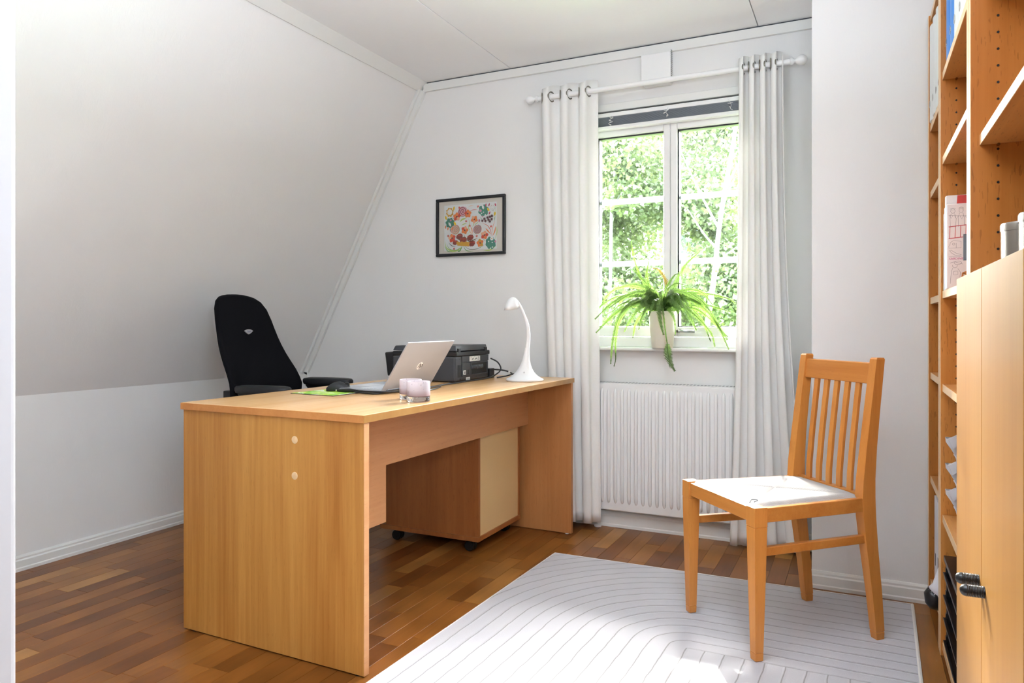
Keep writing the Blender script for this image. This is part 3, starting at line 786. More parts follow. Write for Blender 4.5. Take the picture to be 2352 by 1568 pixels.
for y in (B0 + .02, B1 - .045): obj('lid_hinge', MB().box(A1 - .02, A1 + .006, y, y + .022, z0 + .13, z0 + .150), M['black_plastic'], sl, bevel=.002)
RX = A1
obj('rear_cover', MB().box(RX, RX + .003, B0 + .058, B1 - .004, z0 + .086, z0 + .114), M['printer_grey'], pr, bevel=.001)
# recessed cavity drawn with real frame and roller
b = MB(); b.box(RX, RX + .0015, B0 + .138, B1 - .022, z0 + .032, z0 + .080); obj('rear_slot', b, M['black_gap'], pr)
b = MB(); b.box(RX, RX + .006, B0 + .130, B0 + .138, z0 + .028, z0 + .084).box(RX, RX + .006, B1 - .022, B1 - .016, z0 + .028, z0 + .084).box(RX, RX + .006, B0 + .058, B1 - .016, z0 + .024, z0 + .030).box(RX, RX + .006, B0 + .138, B1 - .022, z0 + .080, z0 + .084)
obj('slot_frame', b, M['printer_grey'], pr)
obj('port_panel', MB().box(RX, RX + .005, B0 + .058, B0 + .130, z0 + .030, z0 + .082), M['printer_grey'], pr, bevel=.001)
b = MB(); nseg = 9
for k in range(nseg):
    y = B0 + .142 + k * .0125; b.lathe([(.008, 0), (.0098, .002), (.0098, .0095), (.008, .0115)], 14, lambda p, y=y: V(RX + .0015 + p.x * .55, y + p.z, z0 + .061 + p.y))
obj('roller', b, M['dark_grey'], pr, smooth=True)
b = MB(); b.box(RX + .005, RX + .0056, B0 + .102, B0 + .117, z0 + .033, z0 + .052); obj('port', b, M['black_gap'], pr)
obj('port', MB().box(RX + .005, RX + .0056, B0 + .088, B0 + .094, z0 + .033, z0 + .052), M['black_gap'], pr)
us = obj('usb_port', MB().box(RX + .005, RX + .007, B0 + .064, B0 + .085, z0 + .032, z0 + .051), M['gloss'], pr)
obj('port_opening', MB().box(RX + .007, RX + .0074, B0 + .070, B0 + .080, z0 + .035, z0 + .047), M['dark_grey'], us)
obj('side_grip', MB().box(RX, RX + .0012, B0 + .024, B0 + .048, z0 + .022, z0 + .076), M['black_matte'], pr)
for y, z in ((B0 + .044, .102), (B0 + .044, .012), (B1 - .014, .022)):
    obj('screw_hole', MB().lathe([(.0042, 0), (.0042, .0008)], 10, lambda p, y=y, z=z: V(RX + p.z, y + p.x, z0 + z + p.y)), M['black_gap'], pr)
st = obj('sticker', MB().box(RX + .003, RX + .0034, B0 + .125, B0 + .225, z0 + .089, z0 + .111), M['paper'], pr, label='white instruction sticker with grey drawings')
b = MB(); X = RX + .0036
def seg(y0_, zz0, y1_, zz1, t=.0008):
    dy, dz = y1_ - y0_, zz1 - zz0; n_ = math.hypot(dy, dz) or 1; oy, oz = -dz / n_ * t, dy / n_ * t
    b.add([V(X, B0 + .125 + y0_ - oy, z0 + .089 + zz0 - oz), V(X, B0 + .125 + y1_ - oy, z0 + .089 + zz1 - oz), V(X, B0 + .125 + y1_ + oy, z0 + .089 + zz1 + oz), V(X, B0 + .125 + y0_ + oy, z0 + .089 + zz0 + oz)], [(0, 1, 2, 3)])
seg(.010, .018, .016, .020); seg(.013, .012, .014, .020); seg(.022, .006, .034, .014, .002); seg(.034, .014, .036, .006); seg(.041, .002, .041, .020, .0004)
seg(.046, .018, .050, .020); seg(.050, .006, .064, .013, .002); seg(.064, .013, .072, .006, .0015); seg(.074, .002, .074, .020, .0004)
for k in range(6): seg(.080, .004 + k * .0028, .093, .004 + k * .0028, .0006)
obj('sticker_print', b, M['dark_grey'], st, fixn=False)
st2 = obj('barcode_label', MB().box(RX, RX + .0006, B0 + .098, B0 + .134, z0 + .006, z0 + .018), M['paper'], pr)
b = MB(); rb = random.Random(4); y = .003
X = RX + .0008
while y < .032:
    t = rb.choice((.0004, .0006, .0009)); b.add([V(X, B0 + .098 + y, z0 + .008), V(X, B0 + .098 + y + t, z0 + .008), V(X, B0 + .098 + y + t, z0 + .0125), V(X, B0 + .098 + y, z0 + .0125)], [(0, 1, 2, 3)]); y += t + rb.choice((.0005, .0009))
obj('barcode', b, M['black_gap'], st2, fixn=False)
for x in (A0 + .06, A1 - .04):
    for y in (B0 + .03, B1 - .03): obj('foot', MB().lathe([(.010, 0), (.010, .005)], 12, lambda p, x=x, y=y: p + V(x, y, z0)), M['black_plastic'], pr)
# power adapter block by the printer
pa = tag(obj('power_adapter', MB().box(-1.640, -1.590, 3.064, 3.110, TZ_, TZ_ + .046), M['black_plastic'], None, bevel=.004), 'black power adapter block at the far end of the printer', 'adapter')
# cables
c1 = MB().tube(smooth_path([V(-1.592, 3.070, TZ_ + .095), V(-1.560, 3.085, TZ_ + .075), V(-1.545, 3.085, TZ_ + .040), V(-1.560, 3.03, TZ_ + .012), V(-1.575, 2.93, TZ_ + .004), V(-1.577, 2.82, TZ_ + .004), V(-1.572, 2.70, TZ_ + .004), V(-1.570, 2.62, TZ_ + .005), V(-1.565, 2.55, TZ_ + .004), V(-1.55, 2.46, TZ_ + .005), V(-1.56, 2.36, TZ_ + .004), V(-1.560, 2.24, TZ_ + .005), V(-1.600, 2.165, TZ_ + .004), V(-1.68, 2.165, TZ_ + .006), V(-1.745, 2.193, TZ_ + .012)]), .0034, 8)
tag(obj('power_cable', c1, M['black_plastic'], None, smooth='all'), 'black cable running from the printer along the desk to the laptop', 'cable')
c2 = MB().tube(smooth_path([V(-1.615, 3.112, TZ_ + .040), V(-1.560, 3.125, TZ_ + .036), V(-1.525, 3.135, TZ_ + .028), V(-1.500, 3.140, TZ_ + .012), V(-1.478, 3.135, TZ_ + .004)]), .0038, 8)
c2.tube(smooth_path([V(-1.56, 3.075, TZ_ + .003), V(-1.525, 3.11, TZ_ + .010), V(-1.50, 3.138, TZ_ + .018), V(-1.485, 3.160, TZ_ + .004)]), .0032, 8)
cb2 = tag(obj('power_plug_lead', c2, M['black_plastic'], None, smooth='all'), 'short black lead with a white band behind the printer', 'cable')
obj('cable_band', MB().tube([V(-1.527, 3.1344, TZ_ + .0288), V(-1.519, 3.1362, TZ_ + .0250)], .0045, 8), M['gloss'], cb2, smooth=True, label='white band')
ch = thing('laptop_charger_plug', 'black charger plug in the side of the laptop', 'plug', (-1.72, 2.20, TZ_))
obj('plug', MB().tube([V(-1.690, 2.170, TZ_ + .011), V(-1.720, 2.171, TZ_ + .0105), V(-1.755, 2.172, TZ_ + .009), V(-1.775, 2.173, TZ_ + .008)], [.004, .008, .0075, .0055], 10), M['black_plastic'], ch, smooth=True)
obj('cord', MB().tube(smooth_path([V(-1.690, 2.170, TZ_ + .011), V(-1.63, 2.166, TZ_ + .010), V(-1.55, 2.20, TZ_ + .009), V(-1.51, 2.28, TZ_ + .006), V(-1.50, 2.40, TZ_ + .004), V(-1.535, 2.52, TZ_ + .004)]), .0030, 8), M['black_plastic'], ch, smooth='all')
obj('tip', MB().tube([V(-1.775, 2.173, TZ_ + .008), V(-1.783, 2.173, TZ_ + .008)], .0045, 8), M['chrome'], ch, smooth=True)

# candle holders
def candle(name, label, x, y):
    t = thing(name, label, 'candle holder', (x, y, TZ_), 0, 'glass candle holders on the desk')
    R, H = .0385, .068
    T = lambda p: p + V(x, y, TZ_)
    obj('clear_base', MB().lathe([(.001, 0), (R - .003, 0), (R - .0008, .002), (R, .005), (R, .0195), (R - .004, .0190), (.001, .0165)], 48, T, cap=False), M['tumbler'], t, smooth=True, label='thick clear glass base')
    obj('frosted_wall', MB().lathe([(.001, .0172), (R - .006, .0176), (R, .0200), (R, H - .003), (R - .0012, H - .0006), (R - .0028, H), (R - .0046, H - .001), (R - .0054, H - .004), (R - .0054, .022), (R - .009, .0195), (.001, .0190)], 48, T, cap=False), M['frost'], t, smooth=True)
    return t
candle('candle_holder', 'frosted lilac glass candle holder nearest the desk edge', -1.326, 2.037)
candle('candle_holder', 'frosted lilac glass candle holder partly hidden behind its twin', -1.398, 2.098)

# desk lamp
lx0, ly0 = -1.372, 2.985
lm = thing('desk_lamp', 'white gooseneck desk lamp with trumpet foot by the curtain', 'lamp', (lx0, ly0, TZ_))
rx_, ry_ = .901, .434
def LP(a, z, q=0): return V(lx0 + a * rx_ - q * ry_, ly0 + a * ry_ + q * rx_, TZ_ + z)
obj('base', MB().lathe([(.001, 0), (.082, 0), (.0855, .003), (.0855, .008), (.083, .0105), (.070, .016), (.056, .026), (.043, .039), (.032, .055), (.0235, .074), (.0175, .095), (.0138, .118), (.0115, .140), (.0105, .152)], 48, lambda p: p + V(lx0 + .010 * min(1, max(0, (p.z - .03) / .12)), ly0 + .004 * min(1, max(0, (p.z - .03) / .12)), TZ_), cap=False), M['lamp_white'], lm, smooth='all')
obj('neck', MB().tube(smooth_path([LP(.011, .148), LP(.016, .185), LP(.016, .225), LP(.009, .265), (LP(-.004, .300)), LP(-.018, .333), LP(-.032, .357), LP(-.046, .371)], 5), [.0106 - .0040 * min(1, k / 20) for k in range(36)], 12), M['lamp_white'], lm, smooth='all')
hp_ = LP(-.050, .372); ax_ = (LP(-.068, .315) - LP(-.054, .376)).normalized(); ux_ = LP(0, 0, 1) - LP(0, 0, 0); ux_.normalize(); wx_ = ax_.cross(ux_)
def LHD(p): return hp_ + V(0, 0, .004) + ux_ * p.x + wx_ * p.y * 1.0 + ax_ * (p.z + (-.012 * p.y / .036 if p.z > .03 else 0))
obj('shade', MB().lathe([(.001, -.004), (.009, -.0025), (.0165, .003), (.0230, .012), (.0275, .023), (.0302, .036), (.0318, .054), (.0304, .054), (.0288, .036), (.0260, .024), (.0215, .014), (.015, .006), (.001, .001)], 32, LHD, cap=False), M['lamp_white'], lm, smooth='all')
obj('light_panel', MB().lathe([(.001, .030), (.0272, .030), (.0272, .031), (.001, .031)], 24, LHD, cap=False), M['gloss'], lm)
obj('touch_button', MB().lathe([(.0045, 0), (.0045, .0008)], 14, lambda p: LP(-.004, .0405, -.0428) + V(p.x, p.z * -.7 + p.y * .5, p.y * .8 + p.z * .7)), M['keys'], lm, smooth=True)

# ------------------------------------------------------------------ wooden chair
CO = V(-.060, 2.690, 0); cf = V(-.744, -.668, 0).normalized(); cl_ = V(-cf.y, cf.x, 0) * 1.0
cl_ = V(.668, -.744, 0).normalized()
CA = math.atan2(cl_.y, cl_.x)
wc = thing('wooden_chair', 'lacquered beech chair with slatted back and woven white seat on the rug', 'chair', (CO.x, CO.y, .0095), CA)
def C(l, f, z): return CO + cl_ * l + cf * f + V(0, 0, z)
def sect(l, f, z, hl_, hf_): return [C(l - hl_, f - hf_, z), C(l + hl_, f - hf_, z), C(l + hl_, f + hf_, z), C(l - hl_, f + hf_, z)]
ZG = .010
FWL, BWL, FD = .188, .166, .458
for s in (-1, 1):
    b = MB(); l = s * FWL
    def hs2(z): return .0132 + .0078 * min(1, max(0, (z - .03) / .37))
    rings = []
    for z in (ZG, .012): rings.append(sect(l, FD, z, .0105 if z == ZG else .0128, .0105 if z == ZG else .0128))
    rings += [sect(l, FD, .034, .0138, .0138), sect(l, FD, .0345, .0126, .0126), sect(l, FD, .0358, .0126, .0126), sect(l, FD, .0363, .0136, .0136)]
    rings += [sect(l, FD, .20, .0172, .0172), sect(l, FD, .4055, .0212, .0212), sect(l, FD, .4060, .0200, .0200), sect(l, FD, .4075, .0200, .0200), sect(l, FD, .4080, .0215, .0215), sect(l, FD, .465, .0215, .0215)]
    b.loft(rings); obj('front_leg', b, M['chair_wood'], wc, bevel=.0016)
    # back leg and post in one curved piece
    b = MB(); l = s * BWL; rings = []
    path = [(ZG, .000, .0125, .0140), (.032, .002, .0140, .0160), (.0335, .002, .0128, .0148), (.035, .002, .0128, .0148), (.0365, .002, .0140, .0162), (.15, .014, .0150, .0185), (.30, .034, .0165, .0215), (.40, .045, .0170, .0240), (.46, .048, .0170, .0245), (.52, .046, .0168, .0225), (.62, .036, .0160, .0195), (.75, .020, .0155, .0175), (.88, .003, .0150, .0160), (.894, .001, .0148, .0158), (.899, .000, .0120, .0130)]
    for z, f, a, c in path: rings.append(sect(l + s * .006 * max(0, (z - .5) / .4) * 0, f, z, a, c))
    b.loft(rings); obj('back_leg', b, M['chair_wood'], wc, bevel=.0018)
    # seat side rail, side stretcher
    b = MB(); t = .011
    for (z0_, z1_, nm) in ((.418, .461, 'side_rail'), (.317, .343, 'side_stretcher')):
        fB = .045 + .018 if nm == 'side_rail' else .040 + .014
        b = MB(); a0, a1 = C(s * (BWL + (.006 if nm == 'side_rail' else 0)), fB, 0), C(s * (FWL + (.006 if nm == 'side_rail' else 0)), FD - .014, 0)
        n_ = cl_ * t * .85
        b.prism([a0 - n_ + V(0, 0, z0_), a0 + n_ + V(0, 0, z0_), a0 + n_ + V(0, 0, z1_), a0 - n_ + V(0, 0, z1_)], a1 - a0)
        obj(nm, b, M['chair_wood_y'], wc, bevel=.0022)
b = MB(); b.loft([sect(0, FD + .007, .418, FWL - .018, .010), sect(0, FD + .007, .461, FWL - .018, .010)]); obj('front_rail', b, M['chair_wood_y'], wc, bevel=.0022)
b = MB(); b.loft([sect(0, .042, .418, BWL - .014, .010), sect(0, .042, .4685, BWL - .014, .0125)]); obj('back_rail', b, M['chair_wood_y'], wc, bevel=.0022)
def post_f(z):
    pts = [(.46, .048), (.52, .046), (.62, .036), (.75, .020), (.88, .003)]
    for (z0_, f0), (z1_, f1) in zip(pts, pts[1:]):
        if z <= z1_: return f0 + (f1 - f0) * (z - z0_) / (z1_ - z0_)
    return .003
b = MB(); b.loft([sect(0, post_f(z), z, BWL - .013, h) for z, h in ((.815, .0085), (.85, .0095), (.878, .0090), (.882, .0078))]); obj('top_rail', b, M['chair_wood_y'], wc, bevel=.0022)
for k in range(5):
    l = -.098 + k * .049; b = MB()
    b.loft([sect(l, post_f(z) - .001, z, .0098, .0060) for z in (.462, .52, .62, .75, .822)])
    obj('back_slat', b, M['chair_wood'], wc, bevel=.002)
seat = thing('seat', '', '', (0, 0, 0)); del seat['label']; del seat['category']
seat.parent = wc; seat.location = (0, 0, 0)
# woven seat: four triangular fields of cord meeting on the diagonals, with a raised rim
def S(u, v):  # u across -1..1, v 0 back..1 front
    hwid = (BWL - .010) + (FWL - .004 - BWL + .010) * v - .006
    f = .058 + (FD + .004 - .058) * v
    edge = max(abs(u), abs(2 * v - 1))
    z = .4700 - .0045 * (1 - min(1, (1 - edge) / .10)) ** 2 * 2 + .0015 * math.sin(6 * u) * 0
    z -= .0032 * math.exp(-(abs(abs(u) - abs(2 * v - 1)) / .03) ** 2)       # creases on the diagonals
    return C(hwid * u, f, z)
nq = 24
for fld, mat in (('front', 'cord_x'), ('back', 'cord_x'), ('left', 'cord_y'), ('right', 'cord_y')):
    b = MB(); idx = {}
    def vid(u, v):
        k = (round(u, 5), round(v, 5))
        if k not in idx: idx[k] = len(b.v); b.v.append(S(u, v))
        return idx[k]
    for i in range(nq):
        r0, r1 = i / nq, (i + 1) / nq        # distance from the centre
        for j in range(8):
            t0, t1 = -1 + 2 * j / 8, -1 + 2 * (j + 1) / 8
            def pt(r, t):
                a, c = r * t, r
                if fld == 'front': return (a, .5 + c / 2)
                if fld == 'back': return (a, .5 - c / 2)
                if fld == 'left': return (-c, .5 + a / 2)
                return (c, .5 + a / 2)
            q = [vid(*pt(r0, t0)), vid(*pt(r1, t0)), vid(*pt(r1, t1)), vid(*pt(r0, t1))]
            qq = []
            for a in q:
                if a not in qq: qq.append(a)
            if len(qq) > 2: b.f.append(qq); b.m.append(0)
    obj('woven_field', b, M[mat], seat, smooth='all')
b = MB(); rim = [S(-1, 0), S(1, 0), S(1, 1), S(-1, 1)]
for p, q in zip(rim, rim[1:] + rim[:1]):
    b.tube([p + V(0, 0, -.0030), q + V(0, 0, -.0030)], .0058, 8)
obj('cord_rim', b, M['cord_y'], seat, smooth=True)
b = MB(); p0 = S(.86, .99) + V(0, 0, .0045)
b.tube(smooth_path([p0, p0 - cf * .02 - cl_ * .02 + V(0, 0, .002), p0 - cf * .035 - cl_ * .01 + V(0, 0, .002), p0 - cf * .012 + cl_ * .006 + V(0, 0, .002)]), .0012, 6)
obj('loose_thread', b, M['dark_grey'], seat, smooth='all', label='dark loose thread at the front corner')

# ------------------------------------------------------------------ bookcases
BX, BT = .22, .026
def bookcase(label, y0, y1, shelves, rec, holes_x, top=2.10, bot=.0, inner=False, last_z=.05):
    u = thing('bookcase', label, 'bookcase', (BX, (y0 + y1) / 2, 0), 0, None)
    for (a, c) in ((y0, y0 + BT), (y1 - BT, y1)):
        p = obj('side_panel', MB().box(BX + .0015, XR - .002, a, c, 0, top), M['beech_shelf'], u)
        obj('front_edge', MB().box(BX, BX + .0015, a, c, 0, top), M['beech_front'], p)
        m = MB()
        sy = a if c == y1 else c
        s = -1 if c == y1 else 1
        z = .150
        while z < top - .1:
            m.lathe([(.0028, 0), (.0028, .0006)], 8, lambda q, z=z: V(holes_x + q.x, sy + s * q.z, z + q.y)); z += .0364
        obj('peg_hole', m, M['black_gap'], p, kind='stuff')
    obj('back_board', MB().box(XR - .010, XR - .004, y0 + BT, y1 - BT, 0, top), M['beech_shelf'], u)
    for zt, th in shelves:
        sh = obj('shelf', MB().box(BX + rec + .0015, XR - .011, y0 + BT + .0005, y1 - BT - .0005, zt - th, zt), M['beech_shelfy'], u)
        obj('front_edge', MB().box(BX + rec, BX + rec + .0015, y0 + BT + .0005, y1 - BT - .0005, zt - th, zt), M['beech_front'], sh)
        for yy in (y1 - BT - .004, y0 + BT + .004):
            obj('shelf_pin', MB().lathe([(.0032, -.0045), (.0032, .0035)], 8, lambda q, yy=yy, zt=zt, th=th: V(holes_x + q.x, yy + q.z * (1 if yy > (y0 + y1) / 2 else -1), zt - th - .003 + q.y)), M['steel'], sh, smooth=True)
    return u
u1 = bookcase('narrow beech bookcase in the corner against the chimney wall', 2.576, 2.984, [(2.10, .022), (1.709, .022), (1.473, .022), (1.098, .022), (.834, .022), (.467, .022), (.100, .022)], .006, .252)
obj('plinth', MB().box(BX + .03, BX + .045, 2.602, 2.958, 0, .078), M['beech_shelf'], u1)
u2 = bookcase('beech bookcase in the middle, holding magazines, white bins and black trays', 1.914, 2.568, [(2.10, .022), (1.767, .022), (1.511, .022), (1.105, .022), (.823, .022), (.427, .022), (.040, .022)], .006, .262)
obj('plinth', MB().box(BX + .03, BX + .045, 1.940, 2.542, 0, .018), M['beech_shelf'], u2)
u3 = bookcase('beech bookcase nearest the camera with closed lower doors', 1.10, 1.908, [(2.10, .022), (1.760, .022), (1.421, .022), (1.105, .022), (.50, .022), (.060, .022)], .018, .272)
obj('plinth', MB().box(BX + .03, BX + .045, 1.126, 1.882, 0, .038), M['beech_shelf'], u3)
for (a, c, ky) in ((1.562, 1.935, 1.590), (1.185, 1.558, 1.522)):
    d_ = obj('door', MB().box(BX - .020, BX - .001, a, c, .045, 1.108), M['beech_door'], u3, bevel=.001)
    rings = [(.001, .0385), (.0045, .0378), (.0082, .0352), (.0102, .0315), (.0108, .0275)]
    n_ = 11
    for k in range(n_):
        zz = .0268 - k * .0024; rings += [(.0109, zz), (.0100, zz - .0008), (.0100, zz - .0014), (.0109, zz - .0022)]
    rings += [(.0100, 0), (.001, 0)]
    obj('handle', MB().lathe(rings, 20, lambda p, ky=ky: V(BX - .020 - p.z, ky + p.x, .528 + p.y), cap=False), M['black_plastic'], d_, smooth='all', label='ribbed black knob')
obj('hinge', MB().tube([V(BX - .004, 1.938, .16), V(BX - .004, 1.938, .18)], .005, 8), M['brass'], u3, smooth=True)

# ------------------------------------------------------------------ contents of the bookcases
def binder(label, mat, y0, y1, zb, h=.318, dep=.27, x0=BX + .012, group=None, ring=True):
    t = thing('ring_binder', label, 'binder', (x0 + dep / 2, (y0 + y1) / 2, zb), 0, group)
    b = MB(); r = (y1 - y0) / 2; n_ = 8
    poly = [V(x0 + r * .35 * (1 - math.sin(PI * j / n_)), (y0 + y1) / 2 - r * math.cos(PI * j / n_), zb) for j in range(n_ + 1)] + [V(x0 + dep, y1, zb), V(x0 + dep, y0, zb)]
    b.prism(poly, (0, 0, h)); obj('cover', b, mat, t, bevel=.0015)
    if ring: obj('finger_ring', MB().lathe([(.010, 0), (.0125, 0), (.0125, .0012), (.010, .0012)], 18, lambda p: V(x0 - p.z + .0004, (y0 + y1) / 2 + p.x, zb + .06 + p.y), cap=False), M['chrome'], t, smooth=True)
    obj('paper_block', MB().box(x0 + .02, x0 + dep - .01, y0 + .006, y1 - .006, zb + h, zb + h + .0008), M['paper'], t)
    return t
z1 = 1.709
for k_, nm_ in enumerate(('white ring binder against the far side of the corner bookcase', 'white ring binder in the middle of the corner bookcase row', 'white ring binder touching the black binder in the corner bookcase')): binder(nm_, M['white_binder'], 2.856 - k_ * .086, 2.938 - k_ * .086, z1, .330 - .003 * k_, x0=BX - .0005 + .002 * k_, group='white binders in the corner bookcase')
binder('black ring binder beside the white ones in the corner bookcase', M['black_binder'], 2.606, 2.680, z1, .345, x0=BX + .004)
z2 = 1.767
binder('blue ring binder on the high shelf, the one closer to the window', M['blue'], 2.410, 2.495, z2, .30, x0=BX + .008)
binder('blue ring binder on the high shelf, beside the white binders', M['blue'], 2.300, 2.406, z2, .30, x0=BX + .008)
names_w = ['white ring binder standing next to the blue binders', 'second white ring binder along from the blue binders', 'third white ring binder along from the blue binders', 'white ring binder at the near end of the binder row']
for k, nm in enumerate(names_w):
    binder(nm, M['white_binder'], 2.236 - k * .085, 2.314 - k * .085, z2, .30 + .004 * (k % 2), x0=BX + .010 + .003 * (k % 2), group='white binders on the high shelf')

# magazines and picture books on the middle shelf
zs = 1.105
def booklet(name, label, y0, y1, x0, dep, h, cover, cat='book'):
    t = thing(name, label, cat, (x0 + dep / 2, (y0 + y1) / 2, zs))
    obj('cover', MB().box(x0, x0 + dep, y0, y1, zs, zs + h), cover, t, bevel=.0012)
    obj('pages', MB().box(x0 + .004, x0 + dep - .003, y0 + .002, y1 - .002, zs + h, zs + h + .0006), M['paper'], t)
    return t
M['pale_blue'] = plain('pale_blue_card', (196, 214, 230), .45); M['light_cyan'] = plain('cyan_card', (150, 206, 226), .45)
M['plum'] = plain('dark_plum_card', (44, 26, 32), .5); M['lilac'] = plain('lilac_card', (206, 204, 220), .5)
M['cover_white'] = plain('cover_white', (236, 230, 226), .5); M['cover_red'] = plain('cover_red', (196, 66, 60), .5)
M['label_grey'] = plain('label_grey', (104, 118, 126), .5); M['ink'] = plain('black_ink', (22, 22, 26), .6); M['ink_soft'] = plain('soft_ink', (92, 88, 92), .7)
M['ink_red'] = plain('red_ink', (190, 84, 84), .7); M['orange_p'] = plain('orange_print', (206, 136, 76), .7); M['magenta'] = plain('magenta_print', (190, 40, 120), .7)
booklet('magazine', 'thin white magazine at the far end of the row', 2.524, 2.538, BX + .008, .20, .232, M['paper'], 'magazine')
booklet('magazine', 'thin light blue magazine beside the white one', 2.500, 2.522, BX + .010, .20, .225, M['light_cyan'], 'magazine')
booklet('magazine', 'lilac spined magazine in the middle of the row', 2.474, 2.498, BX + .006, .20, .244, M['lilac'], 'magazine')
booklet('book', 'dark plum thin book between the magazines and picture books', 2.452, 2.472, BX + .012, .20, .240, M['plum'])
tb = booklet('book', 'tall white picture book with a red corner, behind the cartoon cover', 2.424, 2.449, BX + .004, .23, .270, M['cover_white'])
obj('red_corner', MB().prism([V(BX + .030, 2.4238, zs + .234), V(BX + .2335, 2.4238, zs + .234), V(BX + .2335, 2.4238, zs + .2695), V(BX + .0325, 2.4238, zs + .2695)], (0, -.0004, 0)), M['cover_red'], tb)
YB = 2.372
cb = booklet('picture_book', 'picture book with line drawings and a grey title plate', YB, 2.421, BX + .002, .215, .238, M['cover_white'])
obj('spine', MB().box(BX + .0012, BX + .0022, YB + .002, 2.419, zs + .002, zs + .236), M['pale_blue'], cb)
class Pr:
    """flat print: strokes and shapes on a plane, one mesh with several inks"""
    def __init__(s, o, xd, yd, nd): s.o, s.x, s.y, s.n = Vector(o), Vector(xd), Vector(yd), Vector(nd); s.b = MB(); s.mats = []; s.z = 0.0
    def ink(s, m):
        if m not in s.mats: s.mats.append(m)
        s.b.mi = s.mats.index(m); s.z += .000012
    def P(s, u, v): return s.o + s.x * u + s.y * v + s.n * s.z
    def poly(s, pts): s.b.add([s.P(*p) for p in pts], [tuple(range(len(pts)))])
    def fan(s, c, pts):
        n = len(pts); s.b.add([s.P(*c)] + [s.P(*p) for p in pts], [(0, 1 + k, 1 + (k + 1) % n) for k in range(n)])
    def stroke(s, pts, w, taper=False):
        n = len(pts); L, R = [], []
        for i, p in enumerate(pts):
            a, c = pts[max(i - 1, 0)], pts[min(i + 1, n - 1)]; dx, dy = c[0] - a[0], c[1] - a[1]; d = math.hypot(dx, dy) or 1
            ww = w * (math.sin(PI * (i + .4) / (n - 1 + .8)) if taper else 1) / 2
            L.append((p[0] - dy / d * ww, p[1] + dx / d * ww)); R.append((p[0] + dy / d * ww, p[1] - dx / d * ww))
        s.b.add([s.P(*p) for p in L + R], [(i, i + 1, n + i + 1, n + i) for i in range(n - 1)])
    def circ(s, c, rx, ry, w, a0=0, a1=2 * PI, n=14): s.stroke([(c[0] + rx * math.cos(a0 + (a1 - a0) * k / n), c[1] + ry * math.sin(a0 + (a1 - a0) * k / n)) for k in range(n + 1)], w)
    def disc(s, c, rx, ry=None, rot=0, n=16, lob=0, la=.25):
        ry = ry or rx; pts = []
        for k in range(n):
            a = 2 * PI * k / n; f = 1 + la * math.cos(lob * a) if lob else 1
            x, y = rx * f * math.cos(a), ry * f * math.sin(a); pts.append((c[0] + x * math.cos(rot) - y * math.sin(rot), c[1] + x * math.sin(rot) + y * math.cos(rot)))
        s.fan(c, pts)
    def petal(s, c, r0, r1, ang, wd):
        pts = []
        for k in range(11): t = k / 10; pts.append((r0 + (r1 - r0) * t, wd * math.sin(PI * t) ** .8))
        for k in range(9, 0, -1): t = k / 10; pts.append((r0 + (r1 - r0) * t, -wd * math.sin(PI * t) ** .8))
        s.poly([(c[0] + x * math.cos(ang) - y * math.sin(ang), c[1] + x * math.sin(ang) + y * math.cos(ang)) for x, y in pts])
# cover drawing; u to the right on the page (+x), v up, metres
pp = Pr(V(BX + .006, YB - .0003, zs + .002), (1, 0, 0), (0, 0, 1), (0, -1, 0)); W1 = .0006
pp.ink(M['ink_soft'])
for cx, cy in ((.010, .216), (.030, .217), (.060, .221), (.092, .219), (.125, .221)):
    pp.circ((cx, cy), .0052, .0062, W1); pp.circ((cx, cy + .004), .0062, .0045, W1, .2, PI - .2)
    pp.stroke([(cx - .002, cy + .001), (cx - .001, cy + .001)], W1); pp.stroke([(cx + .002, cy + .001), (cx + .003, cy + .001)], W1)
    pp.stroke([(cx - .004, cy - .007), (cx - .007, cy - .020), (cx - .006, cy - .046)], W1); pp.stroke([(cx + .004, cy - .007), (cx + .008, cy - .022), (cx + .007, cy - .044)], W1)
bun = [(k * .013, .197 + .00022 * (k - 6) ** 2 + .0015 * k / 2) for k in range(12)]
pp.stroke(bun, W1)
for (x, y), (x2, y2) in zip(bun, bun[1:]): pp.stroke([(x + .001, y), (x + .0055, y - .010), (x2 - .003, y2)], W1)
pp.stroke([(0, .118), (.0, .112), (.030, .112), (.030, .130), (.012, .133), (.004, .128), (.002, .118)], W1); pp.circ((.012, .123), .003, .003, W1); pp.stroke([(.018, .126), (.018, .112)], W1)
pp.stroke([(.002, .105), (.006, .106), (.018, .097), (.031, .092), (.028, .089), (.016, .091), (.006, .099), (.002, .105)], W1)
pp.stroke([(.0, .088), (.032, .088)], .0004)
pp.circ((.022, .070), .009, .005, W1); pp.stroke([(.003, .070), (.014, .073), (.034, .066)], W1); pp.circ((.015, .064), .006, .008, W1, PI, 2 * PI)
pp.stroke([(.010, .056), (.006, .045), (.004, .012)], W1); pp.stroke([(.022, .054), (.028, .044), (.027, .030)], W1); pp.stroke([(.012, .046), (.022, .047), (.022, .037), (.012, .036), (.012, .046)], W1)
pp.ink(M['ink_red'])
for v in (.172, .139): pp.stroke([(0, v), (.14, v + .012)], .0022)
for k in range(11): pp.stroke([(.002 + k * .013, .140 + k * .0009), (.003 + k * .013, .172 + k * .0009)], .0016)
pp.ink(M['orange_p'])
pp.stroke([(.052, .026), (.046, .036), (.034, .040), (.032, .022), (.040, .010), (.044, .002)], .0055); pp.stroke([(.034, .040), (.060, .050), (.110, .056)], .006); pp.stroke([(.036, .026), (.100, .036)], .002)
pp.ink(M['magenta']); pp.disc((.027, .018), .008, .0065, 0, 18, 5, .14)
text_mb(pp.b, 'SARDINER', .0085, pp.P(.001, .079), (1, 0, 0), (0, 0, 1))
